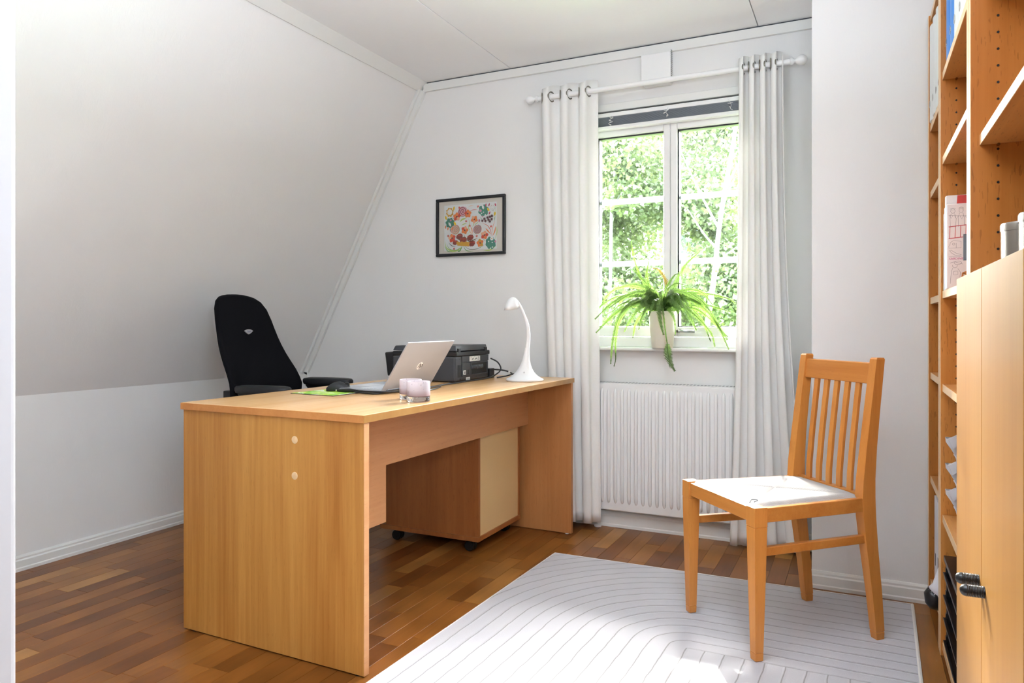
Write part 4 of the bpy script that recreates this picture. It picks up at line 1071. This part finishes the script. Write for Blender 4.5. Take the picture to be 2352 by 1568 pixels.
for i in range(len(pp.b.m), len(pp.b.f)): pp.b.m.append(0)
obj('cover_drawing', pp.b, pp.mats, cb, fixn=False)
tp = obj('title_plate', MB().box(BX + .041, BX + .125, YB - .0012, YB - .0002, zs + .078, zs + .152), M['label_grey'], cb)
b = MB()
for a, c in (((.043, .080), (.043, .150)), ((.043, .150), (.123, .150)), ((.043, .080), (.123, .080))):
    dx = .0003 if a[0] == c[0] else 0; dz = .0003 if a[1] == c[1] else 0
    b.add([V(BX + a[0] - dx, YB - .0013, zs + a[1] - dz), V(BX + c[0] + dx, YB - .0013, zs + c[1] - dz), V(BX + c[0] + dx, YB - .0013, zs + c[1] + dz), V(BX + a[0] - dx, YB - .0013, zs + a[1] + dz)], [(0, 1, 2, 3)])
text_mb(b, 'D', .022, V(BX + .0535, YB - .0013, zs + .115), (1, 0, 0), (0, 0, 1), .0012); text_mb(b, 'I', .022, V(BX + .0605, YB - .0013, zs + .094), (1, 0, 0), (0, 0, 1), .0012)
obj('title_letters', b, M['ink'], tp, fixn=False)

# steel canisters on top of the door shelf
def tin(label, x, y, r, h):
    t = thing('canister', label, 'canister', (x, y, zs), 0, 'steel canisters')
    T = lambda p: p + V(x, y, zs)
    obj('body', MB().lathe([(.001, 0), (r - .002, 0), (r, .002), (r, h - .016), (r - .001, h - .015)], 40, T), M['steel'], t, smooth=True)
    obj('lid', MB().lathe([(r - .001, h - .016), (r + .0016, h - .016), (r + .0016, h - .004), (r + .0002, h), (r - .003, h), (r - .003, h - .002), (.001, h - .002)], 40, T, cap=False), M['steel'], t, smooth=True)
tin('brushed steel canister standing nearer, in front on the shelf', .3135, 1.575, .054, .100)
tin('brushed steel canister further back, mostly behind the other', .309, 1.730, .054, .100)

# white stacking bins
zb_ = .427
def bin_mesh(u, lab, z):
    t = thing('storage_bin', lab, 'bin', (.33, 2.29, z), 0, 'white stacking bins')
    x0, xb = .227, .45; ya, yb = 2.06, 2.475; h = .092; wl = .003
    side = [(.266, 0), (xb, 0), (xb, h), (x0, h), (x0 + .001, h - .014), (x0 + .014, h - .034), (x0 + .022, .044), (x0 + .029, .022), (x0 + .033, .006)]
    for y in (ya, yb - wl):
        obj('side_wall', MB().prism([V(x, y, z + zz) for x, zz in side], (0, wl, 0)), M['bin'], t, bevel=.001)
    obj('floor_plate', MB().box(.262, xb, ya, yb, z, z + wl), M['bin'], t)
    obj('back_wall', MB().box(xb - wl, xb, ya, yb, z, z + h), M['bin'], t)
    fw = MB(); fw.prism([V(x, ya, z + zz) for x, zz in ((.260, 0), (.264, 0), (.255, .040), (.249, .045), (.247, .042), (.251, .038))], (0, yb - ya, 0)); obj('front_wall', fw, M['bin'], t, bevel=.001)
    rim = MB()
    for y in (ya - .004, yb - wl): rim.box(x0, xb, y, y + wl + .004, z + h - .004, z + h)
    obj('rim', rim, M['bin'], t, bevel=.001)
    for y in (ya + .001, yb - .016): obj('stacking_tab', MB().prism([V(x, y, z + zz) for x, zz in ((x0 + .006, h - .004), (x0 + .030, h + .010), (x0 + .042, h - .014), (x0 + .018, h - .032))], (0, .012, 0)), M['bin'], t, bevel=.001)
    return t
for k, lab in enumerate(('white plastic stacking bin at the bottom of its stack', 'white plastic stacking bin in the middle of its stack', 'white plastic stacking bin on top of its stack')):
    bin_mesh(u2, lab, zb_ + k * .0765)

# black letter trays
M['tray'] = plain('black_tray_plastic', (30, 30, 32), .3)
names_t = ['lowest black letter tray in the bookcase stack', 'second black letter tray from the bottom of the stack', 'third black letter tray from the bottom of the stack', 'topmost black letter tray in the bookcase stack']
for k, lab in enumerate(names_t):
    z = .041 + k * .0675; xa, xb, ya, yb = .228, .49, 2.175, 2.505
    t = thing('letter_tray', lab, 'letter tray', (.35, 2.34, z), 0, 'black letter trays')
    obj('tray_floor', MB().box(xa + .002, xb, ya, yb, z, z + .0025), M['tray'], t)
    obj('front_lip', MB().prism([V(xa, ya, z), V(xa + .004, ya, z), V(xa + .003, ya, z + .020), V(xa - .004, ya, z + .022), V(xa - .004, ya, z + .019)], (0, yb - ya, 0)), M['tray'], t, bevel=.001)
    for y in (ya, yb - .003): obj('side_wall', MB().box(xa, xb, y, y + .003, z, z + .022), M['tray'], t)
    obj('back_wall', MB().box(xb - .003, xb, ya, yb, z, z + .022), M['tray'], t)
    for x in (xa + .004, xb - .016):
        for y in (ya + .001, yb - .012):
            obj('corner_post', MB().box(x, x + .012, y, y + .011, z + .004, z + .066).box(x - .002, x + .014, y - .001, y + .012, z + .022, z + .036), M['tray'], t, bevel=.001)
zt_ = .041 + 4 * .0675 + .001
tc = tag(obj('tray_cover', MB().box(.226, .49, 2.172, 2.508, zt_ - .002, zt_ + .002).box(.226, .230, 2.172, 2.508, zt_ - .012, zt_ - .002), M['tray'], None, bevel=.001), 'black cover plate lying on the letter tray stack', 'tray cover')

# white magazine files and the rolled bag in the corner bookcase
names_f = ['white card magazine file at the far side of the low shelf', 'white card magazine file in the middle of the low shelf', 'white card magazine file nearest the room on the low shelf']
for k, lab in enumerate(names_f):
    y1_ = 2.880 - k * .088; y0_ = y1_ - .082; z = .100; x0 = BX + .012
    t = thing('magazine_file', lab, 'magazine file', (x0 + .12, (y0_ + y1_) / 2, z), 0, 'white magazine files')
    obj('box', MB().box(x0, x0 + .25, y0_, y1_, z, z + .315), M['file_white'], t, bevel=.0015)
    obj('finger_hole', MB().box(x0 - .0006, x0, (y0_ + y1_) / 2 - .008, (y0_ + y1_) / 2 + .008, z + .085 + .01 * k, z + .125 + .01 * k), M['black_gap'], t)
bg_ = thing('rolled_bag', 'white roll with a dark glossy end leaning out of the low shelf', 'bag', (BX + .02, 2.66, .101))
b = MB(); b.tube([V(BX + .05, 2.650, .38), V(BX + .03, 2.652, .25), V(BX + .012, 2.655, .17), V(BX + .002, 2.657, .15)], [.016, .020, .026, .030], 16); obj('white_roll', b, M['file_white'], bg_, smooth='all')
b = MB(); b.tube([V(BX + .003, 2.657, .152), V(BX - .004, 2.658, .140), V(BX - .002, 2.658, .125), V(BX + .004, 2.657, .112), V(BX + .012, 2.655, .104)], [.030, .032, .032, .026, .012], 16); obj('dark_end', b, M['black_plastic'], bg_, smooth='all', label='dark glossy rounded end')

# ------------------------------------------------------------------ framed print
FX0, FX1, FZ0, FZ1 = -2.127, -1.699, 1.3785, 1.6975
pf = thing('framed_picture', 'framed floral print in a thin black frame on the far wall', 'picture', ((FX0 + FX1) / 2, YF, FZ0))
fw = .015
for (a, c, d, e) in ((FX0, FX1, FZ1 - fw, FZ1), (FX0, FX1, FZ0, FZ0 + fw), (FX0, FX0 + fw, FZ0 + fw, FZ1 - fw), (FX1 - fw, FX1, FZ0 + fw, FZ1 - fw)):
    obj('frame_side', MB().box(a, c, YF - .020, YF - .001, d, e), M['black_matte'], pf, bevel=.003)
mt = obj('mount', MB().box(FX0 + fw, FX1 - fw, YF - .008, YF - .002, FZ0 + fw, FZ1 - fw), M['mat_board'], pf)
IW, IH = FX1 - FX0 - 2 * fw, FZ1 - FZ0 - 2 * fw
obj('sheet', MB().box(FX0 + fw + .085 * IW, FX0 + fw + .905 * IW, YF - .0084, YF - .008, FZ0 + fw + .055 * IH, FZ0 + fw + .925 * IH), M['paper'], mt)
Pp = Pr(V(FX0 + fw, YF - .0086, FZ0 + fw), (IW, 0, 0), (0, 0, IH), (0, -1, 0)); asp = IW / IH
# work in units where x is scaled to the picture height so that shapes stay round
Pp.x = Pp.y.length * V(1, 0, 0)
def Q(px, py):
    u = (px - 262) / 1275; tp_ = 290 - 100 * u; bt = 1345 - 55 * u; return (u * asp, (bt - py) / (bt - tp_))
INK = {k: plain('print_' + k, c, .7) for k, c in dict(teal=(70, 140, 116), orange=(236, 132, 60), red=(216, 74, 44), rust=(140, 52, 36), maroon=(88, 34, 36), ochre=(214, 160, 44), yellow=(244, 204, 20), pink=(222, 150, 170), rose=(196, 70, 96), green=(96, 160, 70), lime=(184, 208, 90), dark=(40, 34, 48), peach=(240, 180, 140), white=(240, 238, 232), olive=(90, 92, 40)).items()}
U = 1 / 1075
def flower(px, py, r, cols, n=5, rot=.3, wd=.42):
    c = Q(px, py)
    for k in range(n): Pp.ink(INK[cols[k % len(cols)]]); Pp.petal(c, r * U * .12, r * U, rot + 2 * PI * k / n, r * U * wd * .95)
    Pp.ink(INK['dark']); Pp.disc(c, r * U * .17)
def spiral(px, py, r, inks, turns=2.6, w=10):
    c = Q(px, py)
    Pp.ink(INK['white']); Pp.disc(c, r * U * .98)
    for q, (ik, off) in enumerate(inks):
        Pp.ink(INK[ik]); Pp.stroke([(c[0] + r * U * t * math.cos(2 * PI * turns * t + off), c[1] + r * U * 1.03 * t * math.sin(2 * PI * turns * t + off)) for t in [k / 70 for k in range(2, 71)]], w * U * (1.6 if ik in ('pink', 'peach') else .8))
def curve(pts, ik, w, taper=True):
    Pp.ink(INK[ik]); q = smooth_path([V(*Q(*p), 0) for p in pts], 7); Pp.stroke([(p.x, p.y) for p in q], w * U, taper)
for pts, ik, w in (([(385, 1080), (420, 1220), (560, 1285), (700, 1230), (745, 1170)], 'lime', 26), ([(415, 1120), (480, 1240), (620, 1260), (730, 1180)], 'green', 12), ([(380, 1180), (440, 1280), (540, 1295)], 'green', 16),
                   ([(745, 1165), (700, 1260), (660, 1285), (650, 1250)], 'green', 26), ([(755, 1170), (820, 1270), (960, 1290)], 'green', 14), ([(770, 1170), (880, 1245), (1040, 1235), (1190, 1150)], 'olive', 10), ([(1160, 1275), (1290, 1260), (1400, 1180)], 'lime', 24), ([(1380, 1060), (1420, 900), (1410, 780)], 'lime', 14),
                   ([(690, 690), (740, 640), (820, 615)], 'lime', 30), ([(720, 760), (780, 730), (830, 720)], 'lime', 18), ([(850, 600), (885, 700), (860, 800), (890, 880), (820, 960)], 'lime', 12), ([(975, 700), (945, 790)], 'lime', 12), ([(1060, 690), (980, 760)], 'lime', 12),
                   ([(460, 1110), (520, 1170), (600, 1195)], 'dark', 12), ([(600, 990), (680, 1050), (790, 1030), (770, 940)], 'olive', 16), ([(800, 1030), (880, 1085), (960, 1060), (1045, 1020)], 'olive', 22), ([(985, 1100), (1000, 1050)], 'olive', 12),
                   ([(1040, 440), (960, 445), (880, 470)], 'red', 10), ([(860, 390), (900, 365), (970, 360)], 'peach', 8), ([(1310, 990), (1300, 880), (1240, 770), (1130, 715)], 'red', 12), ([(1320, 980), (1340, 800), (1390, 650)], 'orange', 9), ([(1300, 940), (1240, 870), (1200, 820)], 'orange', 26), ([(1335, 980), (1380, 880), (1390, 780)], 'orange', 24), ([(940, 940), (930, 840), (910, 795)], 'orange', 18), ([(950, 960), (900, 900), (890, 850)], 'peach', 14),
                   ([(1160, 1030), (1180, 1080)], 'green', 9), ([(1385, 570), (1375, 670)], 'green', 12), ([(1100, 590), (1130, 660)], 'green', 10), ([(1095, 1150), (1105, 1230)], 'lime', 10), ([(490, 800), (500, 900)], 'olive', 14), ([(545, 590), (600, 690)], 'olive', 8)):
    curve(pts, ik, w)
def blob(px, py, r, ik, lob=6, la=.16, ry=None): Pp.ink(INK[ik]); Pp.disc(Q(px, py), r * U, (ry or r) * U, .3, 48, lob, la)
blob(485, 495, 84, 'ochre', 8, .12, 92); blob(485, 490, 60, 'white', 8, .06)
for px, py in ((460, 460), (500, 470), (520, 510), (470, 520), (490, 550), (450, 500)): Pp.ink(INK['teal']); Pp.disc(Q(px, py), 5 * U, 3 * U, .5, 8)
blob(490, 710, 100, 'teal', 7, .10); blob(1160, 460, 112, 'teal', 6, .10); blob(1300, 1120, 114, 'teal', 8, .07, 124)
for px, py, r in ((505, 655, 20), (1100, 465, 28), (1390, 1090, 22), (1140, 580, 16)): blob(px, py, r, 'pink', 0)
for px, py in ((1125, 520), (1195, 545), (1160, 495), (1330, 1110), (1300, 1225), (1335, 1205), (1260, 1090)): blob(px, py, 13, 'white', 5, .2)
for c, a in ((Q(485, 740), -1.0), (Q(1150, 390), -1.3)): Pp.ink(INK['white']); Pp.petal((c[0] - .05 * math.cos(a), c[1] - .05 * math.sin(a)), 0, .10, a, .022)
flower(1322, 1032, 42, ('white',), 9, 0, .30); Pp.ink(INK['ochre']); Pp.disc(Q(1322, 1032), 12 * U)
spiral(748, 478, 104, (('pink', 0), ('rose', .6), ('red', 3.4), ('dark', 2.2)))
spiral(1042, 845, 92, (('pink', 0), ('dark', .7), ('peach', 3.4), ('dark', 3.9)))
spiral(600, 850, 100, (('peach', 0), ('rose', .7), ('lime', 3.2), ('rust', 3.8)))
flower(630, 585, 92, ('red', 'orange', 'orange', 'red', 'peach')); flower(852, 525, 88, ('orange', 'orange', 'red')); flower(980, 642, 84, ('orange', 'peach'), 5, .9); flower(790, 858, 88, ('orange', 'peach', 'red', 'orange'), 5, 0); flower(532, 1020, 92, ('red', 'orange', 'peach', 'red'), 5, .5); flower(1180, 960, 92, ('red', 'peach', 'peach', 'red', 'orange'), 5, .1); flower(1095, 1120, 86, ('orange', 'ochre', 'orange'), 5, .5)
for px, py, rx in ((685, 985, 78), (900, 1010, 78), (760, 1060, 84), (935, 1130, 74), (600, 1110, 62)):
    blob(px, py, rx, 'rust', 11, .10, rx * .75)
    for k in range(5): Pp.ink(INK['red']); Pp.petal(Q(px - 50 + k * 25, py - 10), 0, 30 * U, PI / 2, 8 * U)
for k in range(6): blob(650 + k * 42, 1120 + (k % 2) * 10, 34, 'ochre', 0)
Pp.ink(INK['ochre']); Pp.poly([Q(640, 1170), Q(885, 1190), Q(870, 1120), Q(660, 1110)])
for px, py in ((1140, 670), (1180, 630), (1200, 675), (1240, 605), (1285, 590), (1260, 650), (1285, 685), (1320, 640), (1325, 575)): blob(px, py, 26, 'maroon', 7, .32)
for px, py, a in ((570, 420, 1.3), (410, 610, 1.9), (1383, 530, 1.45), (590, 720, -1), (1255, 440, -1)): c = Q(px, py); Pp.ink(INK['yellow']); Pp.petal((c[0] - .04 * math.cos(a), c[1] - .04 * math.sin(a)), 0, .085, a, .020)
for px, py, a in ((1270, 350, 1.2), (1280, 515, 1.2), (1078, 670, 1.5), (535, 830, 1.2), (398, 800, 1.5), (450, 830, 1.4), (1210, 355, 1.5), (1395, 350, 1.9)): c = Q(px, py); Pp.ink(INK['rose' if px > 1000 else 'orange']); Pp.petal((c[0] - .03 * math.cos(a), c[1] - .03 * math.sin(a)), 0, .066, a, .014)
for px, py in ((1055, 380), (820, 678), (892, 770), (680, 400), (1030, 980), (455, 975), (1310, 785), (575, 1235)): blob(px, py, 20, 'red', 6, .45)
r_ = random.Random(2)
for k in range(40): px, py = 1350 + r_.uniform(-55, 55), 400 + r_.uniform(-65, 70); Pp.ink(INK[r_.choice(('orange', 'green', 'dark'))]); Pp.disc(Q(px, py), 4 * U, 4 * U, 0, 6)
obj('floral_print', Pp.b, Pp.mats, mt, fixn=False)
obj('picture_glass', MB().box(FX0 + fw, FX1 - fw, YF - .0125, YF - .0110, FZ0 + fw, FZ1 - fw), M['clear_glass'], pf)

# ------------------------------------------------------------------ fern on the sill
FXc, FYc, FZc = -.846, 3.405, .892
fp = thing('potted_fern', 'bushy green fern in a cream pot on the window sill', 'plant', (FXc, FYc, FZc))
T = lambda p: p + V(FXc, FYc, FZc)
obj('pot', MB().lathe([(.001, 0), (.048, 0), (.050, .002), (.0655, .166), (.0665, .170), (.0655, .173), (.0625, .173), (.0615, .165), (.058, .150), (.001, .150)], 40, T, cap=False), M['pot'], fp, smooth=True)
obj('soil', MB().lathe([(.001, .160), (.040, .158), (.059, .153), (.059, .150), (.001, .150)], 24, T, cap=False), M['soil'], fp)
def frond(pts, wmax, n=None, mat='frond', droop=.12, seed=0, tail=False):
    r = random.Random(seed); path = smooth_path([V(*p) for p in pts], 14)
    ln = sum((q - p).length for p, q in zip(path, path[1:])); n = n or int(ln / .0062)
    b = MB(); b.tube([p + V(FXc, FYc, FZc + .165) for p in path[::3] + [path[-1]]], .0009, 4)
    acc = 0; k = 0; step = ln / n
    nb = V(r.uniform(-.35, .35), -.80, r.uniform(.25, .85)).normalized()
    for i in range(len(path) - 1):
        p, q = path[i], path[i + 1]; d = q - p; l = d.length
        while acc < l:
            t = (k * step) / ln
            if t > .10 or tail:
                c = p + d * (acc / l); tg = d.normalized()
                up = nb if abs(tg.dot(nb)) < .9 else V(1, 0, 0)
                side = tg.cross(up).normalized(); nn = side.cross(tg).normalized()
                wdt = wmax * min(1, (t / .25)) ** .6 * max(.06, (1 - t)) ** .55 * r.uniform(.85, 1.1)
                for s in (-1, 1):
                    dr = (side * s + tg * .28 - nn * droop * r.uniform(.5, 1.4)).normalized(); o_ = c + V(FXc, FYc, FZc + .165)
                    w2 = step * .46
                    vs = [o_ - tg * w2, o_ + dr * wdt * .55 - tg * w2 * .85 + nn * .0008, o_ + dr * wdt + tg * w2 * .3 - nn * wdt * .10, o_ + dr * wdt * .55 + tg * w2 * 1.0 + nn * .0008, o_ + tg * w2]
                    vs = [V(v.x, min(v.y, YF + .004), v.z) for v in vs]
                    b.add(vs, [(0, 1, 3, 4), (1, 2, 3)])
            acc += step; k += 1
        acc -= l
    obj('frond', b, M[mat], fp, fixn=False)
K = .00216
def F2(dx, dy, y=0.0): return V(dx * K, y, -dy * K)
# (control points in steps of about 2 mm from the crown: right, down, depth in m; width)
FR = [
    ([(0, 0, 0), (-38, -60, .01), (-60, -110, .0), (-70, -166, -.01)], .013), ([(0, 0, 0), (-20, -40, -.03), (-30, -80, -.04), (-26, -112, -.04)], .022),
    ([(0, 0, 0), (25, -55, .0), (50, -100, -.02), (85, -132, -.03)], .022), ([(0, 0, 0), (8, -60, .02), (-8, -95, .01), (-22, -100, .0)], .019, 'frond_dry'),
    ([(0, 0, 0), (-40, -50, .03), (-90, -62, .04), (-130, -42, .03), (-165, 20, .02)], .017), ([(0, 0, 0), (-50, -38, -.02), (-100, -28, -.05), (-142, 12, -.08)], .024),
    ([(0, 0, 0), (-45, -30, .02), (-100, -40, .02), (-150, -10, .0), (-168, 35, -.01)], .018), ([(0, 0, 0), (-40, -22, -.05), (-85, -5, -.10), (-130, 42, -.14)], .025),
    ([(0, 0, 0), (-42, -32, -.06), (-78, 0, -.11), (-94, 55, -.125), (-99, 112, -.13)], .022), ([(0, 0, 0), (-48, -26, -.05), (-82, 12, -.09), (-92, 60, -.10), (-92, 100, -.10), (-96, 118, -.10)], .016),
    ([(0, 0, 0), (-30, -20, -.06), (-55, 10, -.10), (-72, 42, -.11)], .022), ([(0, 0, 0), (-28, -10, -.03), (-52, 20, -.05), (-60, 55, -.05)], .018),
    ([(0, 0, 0), (40, -40, .02), (90, -42, .02), (135, -32, .0), (155, -22, -.01)], .021), ([(0, 0, 0), (45, -30, -.03), (95, -18, -.05), (150, -2, -.07)], .022),
    ([(0, 0, 0), (40, -38, -.02), (85, -18, -.05), (120, 18, -.08), (145, 55, -.09)], .024), ([(0, 0, 0), (50, -42, -.04), (95, -22, -.07), (128, 30, -.09), (148, 75, -.09)], .020),
    ([(0, 0, 0), (32, -30, -.05), (62, -5, -.09), (84, 38, -.10)], .022), ([(0, 0, 0), (30, -22, -.04), (70, -2, -.07), (110, 40, -.08), (120, 72, -.08)], .020),
    ([(0, 0, 0), (6, -22, -.06), (14, 5, -.10), (20, 50, -.105), (26, 82, -.11), (30, 118, -.115)], .008), ([(24, 64, -.112), (26, 90, -.118), (33, 110, -.12), (40, 122, -.12)], .030),
    ([(0, 0, 0), (2, -30, -.06), (4, -10, -.10), (10, 25, -.11), (16, 48, -.11)], .026), ([(0, 0, 0), (14, -12, -.05), (34, 10, -.08), (38, 45, -.085)], .014),
    ([(0, 0, 0), (-12, -40, -.04), (-45, -62, -.07), (-80, -60, -.09)], .022), ([(0, 0, 0), (12, -42, -.05), (36, -62, -.08), (64, -58, -.10)], .022),
    ([(0, 0, 0), (10, -50, -.02), (30, -80, -.04), (44, -84, -.05)], .022), ([(0, 0, 0), (-22, -52, .0), (-48, -80, -.01), (-66, -100, .0)], .018),
    ([(0, 0, 0), (-60, -20, .02), (-110, 0, .02), (-158, 45, .0)], .018), ([(0, 0, 0), (60, -12, .01), (100, 10, .0), (140, 50, -.02)], .020),
    ([(0, 0, 0), (-20, -18, -.07), (-34, 12, -.10), (-40, 35, -.10)], .022), ([(0, 0, 0), (20, -26, -.07), (44, -14, -.11), (66, 14, -.13)], .023),
    ([(0, 0, 0), (-30, -45, -.05), (-62, -40, -.10), (-100, -12, -.14)], .024), ([(0, 0, 0), (28, -44, -.06), (60, -42, -.10), (98, -20, -.13)], .023),
    ([(0, 0, 0), (-10, -34, .02), (-30, -44, .03), (-62, -30, .03)], .020), ([(0, 0, 0), (14, -30, .02), (44, -36, .03), (80, -16, .03)], .020),
    ([(0, 0, 0), (-4, -28, -.08), (-8, -14, -.12), (-14, 10, -.14)], .022), ([(0, 0, 0), (36, -24, .02), (80, 10, .02), (104, 62, .01)], .016),
]
for k, fr in enumerate(FR):
    frond([F2(*p) for p in fr[0]], fr[1], mat=fr[2] if len(fr) > 2 else 'frond', seed=k, tail=(k == 19))
rq = random.Random(21)
for k in range(28):
    a = rq.choice((rq.uniform(PI * .96, PI * 1.3), rq.uniform(PI * 1.7, PI * 2.04), rq.uniform(PI, PI * 2))); L = rq.uniform(.12, .27); up_ = rq.uniform(.03, .10); dx, dy = math.cos(a) * 1.0, math.sin(a) * .6
    frond([V(0, 0, 0), V(dx * L * .35, dy * L * .35, up_), V(dx * L * .75, dy * L * .75, up_ * 1.0), V(dx * L, dy * L, up_ * .55 - .02)], rq.uniform(.016, .022), seed=50 + k)

# ------------------------------------------------------------------ trees outside
def tree(label, x, y, base, trunk_pts, rad, clusters, n_leaf, size, mat, seed, branches):
    r = random.Random(seed)
    t = thing('tree', label, 'tree', (x, y, base), 0, 'trees outside the window')
    pts = smooth_path([V(*p) for p in trunk_pts], 6)
    obj('trunk', MB().tube(pts, [rad * (1 - .6 * k / len(pts)) for k in range(len(pts))], 10), M['bark'], t, smooth='all')
    for br in branches:
        bp = smooth_path([V(*p) for p in br], 5)
        obj('branch', MB().tube(bp, [rad * .42 * (1 - .75 * k / len(bp)) for k in range(len(bp))], 7), M['bark'], t, smooth='all')
    vs, fs = [], []
    for k in range(n_leaf):
        c = r.choice(clusters); 
        while True:
            px, py, pz = r.uniform(-1, 1), r.uniform(-1, 1), r.uniform(-1, 1)
            if px * px + py * py + pz * pz < 1: break
        p = V(c[0] + px * c[3], c[1] + py * c[4], c[2] + pz * c[5])
        s = size * r.uniform(.65, 1.25)
        a = V(r.gauss(0, 1), r.gauss(0, 1), r.gauss(0, .9)).normalized(); q = a.cross(V(r.gauss(0, 1), r.gauss(0, 1), r.gauss(0, 1))).normalized(); n_ = a.cross(q)
        i = len(vs)
        vs += [tuple(p - a * s * .5), tuple(p + q * s * .42 - a * s * .12 + n_ * s * .08), tuple(p + a * s * .5), tuple(p - q * s * .42 - a * s * .12 + n_ * s * .08)]
        fs.append((i, i + 1, i + 2, i + 3))
    me = bpy.data.meshes.new('foliage'); me.from_pydata(vs, [], fs); me.materials.append(mat); me.update()
    o = bpy.data.objects.new('foliage', me); col.objects.link(o); inv = wmat(t).inverted(); me.transform(inv); o.parent = t; o['kind'] = 'stuff'
GZ = -2.75
r_ = random.Random(11)
def cl_rand(n, x0, x1, y0, y1, z0, z1, s0, s1): return [(r_.uniform(x0, x1), r_.uniform(y0, y1), r_.uniform(z0, z1), r_.uniform(s0, s1), r_.uniform(s0, s1), r_.uniform(s0 * .7, s1 * .8)) for _ in range(n)]
tree('pale-stemmed tree nearest the window with light green leaves', -1.7, 8.2, GZ, [(-1.95, 8.3, GZ), (-1.75, 8.25, -.6), (-1.515, 8.2, 1.12), (-1.459, 8.2, 1.51), (-1.388, 8.2, 2.18), (-1.225, 8.2, 3.17), (-1.12, 8.3, 4.2), (-1.0, 8.5, 5.2)], .037,
     cl_rand(40, -4.0, .6, 8.5, 11.2, .1, 4.0, .35, .75) + cl_rand(9, -5.2, -1.0, 8.6, 10.6, 4.3, 6.4, .3, .6) + cl_rand(26, -2.7, -1.1, 8.8, 10.4, .6, 4.2, .3, .6), 60000, .064, M['leaf_near'], 1,
     [[(-1.40, 8.2, 2.05), (-1.60, 8.2, 2.45), (-1.845, 8.2, 3.0)], [(-1.46, 8.2, 1.50), (-1.36, 8.15, 1.72), (-1.2, 8.1, 1.84)], [(-1.43, 8.2, 1.85), (-1.56, 8.2, 2.0), (-1.75, 8.2, 2.3)], [(-1.33, 8.2, 2.5), (-1.2, 8.2, 2.75), (-1.05, 8.2, 2.9)]])
tree('slender tree seen through the left window pane', -2.9, 9.0, GZ, [(-3.05, 9.1, GZ), (-2.95, 9.05, .5), (-2.904, 9.0, 2.27), (-2.88, 9.0, 2.72), (-2.822, 9.0, 3.05), (-2.694, 9.0, 3.49), (-2.6, 9.1, 4.4)], .026,
     cl_rand(24, -5.0, -1.9, 9.2, 11.5, .2, 4.0, .35, .7) + cl_rand(14, -3.7, -2.1, 9.2, 11.2, .3, 1.9, .3, .55), 32000, .064, M['leaf_near'], 2,
     [[(-2.88, 9.0, 2.7), (-2.75, 9.0, 3.0), (-2.55, 9.0, 3.25)], [(-2.85, 9.0, 2.9), (-2.93, 9.0, 3.1), (-2.96, 9.0, 3.35)], [(-2.90, 9.0, 2.45), (-2.80, 9.0, 2.65), (-2.62, 9.0, 2.8)]])
tree('broad bluish green tree further away on the left', -6.0, 17, GZ, [(-5.6, 17, GZ), (-5.5, 17, 1), (-5.4, 17, 4.5)], .14, cl_rand(44, -8.5, -2.6, 15, 19, -1.2, 4.6, .7, 1.3) + cl_rand(12, -8.4, -4.6, 16, 18.5, 3.6, 6.0, .6, 1.1), 20000, .15, M['leaf_far'], 3, [[(-5.45, 17, 2.2), (-4.6, 16.6, 3.2), (-4.0, 16.5, 4.2)]])
tree('broad bluish green tree further away on the right', -1.6, 18, GZ, [(-1.4, 18, GZ), (-1.5, 18, 1), (-1.3, 18, 4.2)], .14, cl_rand(36, -4.4, 1.6, 16, 20, -1.2, 4.6, .7, 1.3) + cl_rand(14, -5.4, -2.2, 16.5, 19, 3.6, 6.2, .6, 1.1), 22000, .15, M['leaf_far'], 4, [[(-1.45, 18, 1.8), (-2.2, 17.6, 2.8), (-2.6, 17.5, 3.8)]])
struct('ground', MB().box(-40, 40, YF + .3, 70, GZ - .2, GZ), plain('lawn', (110, 136, 70), .95))
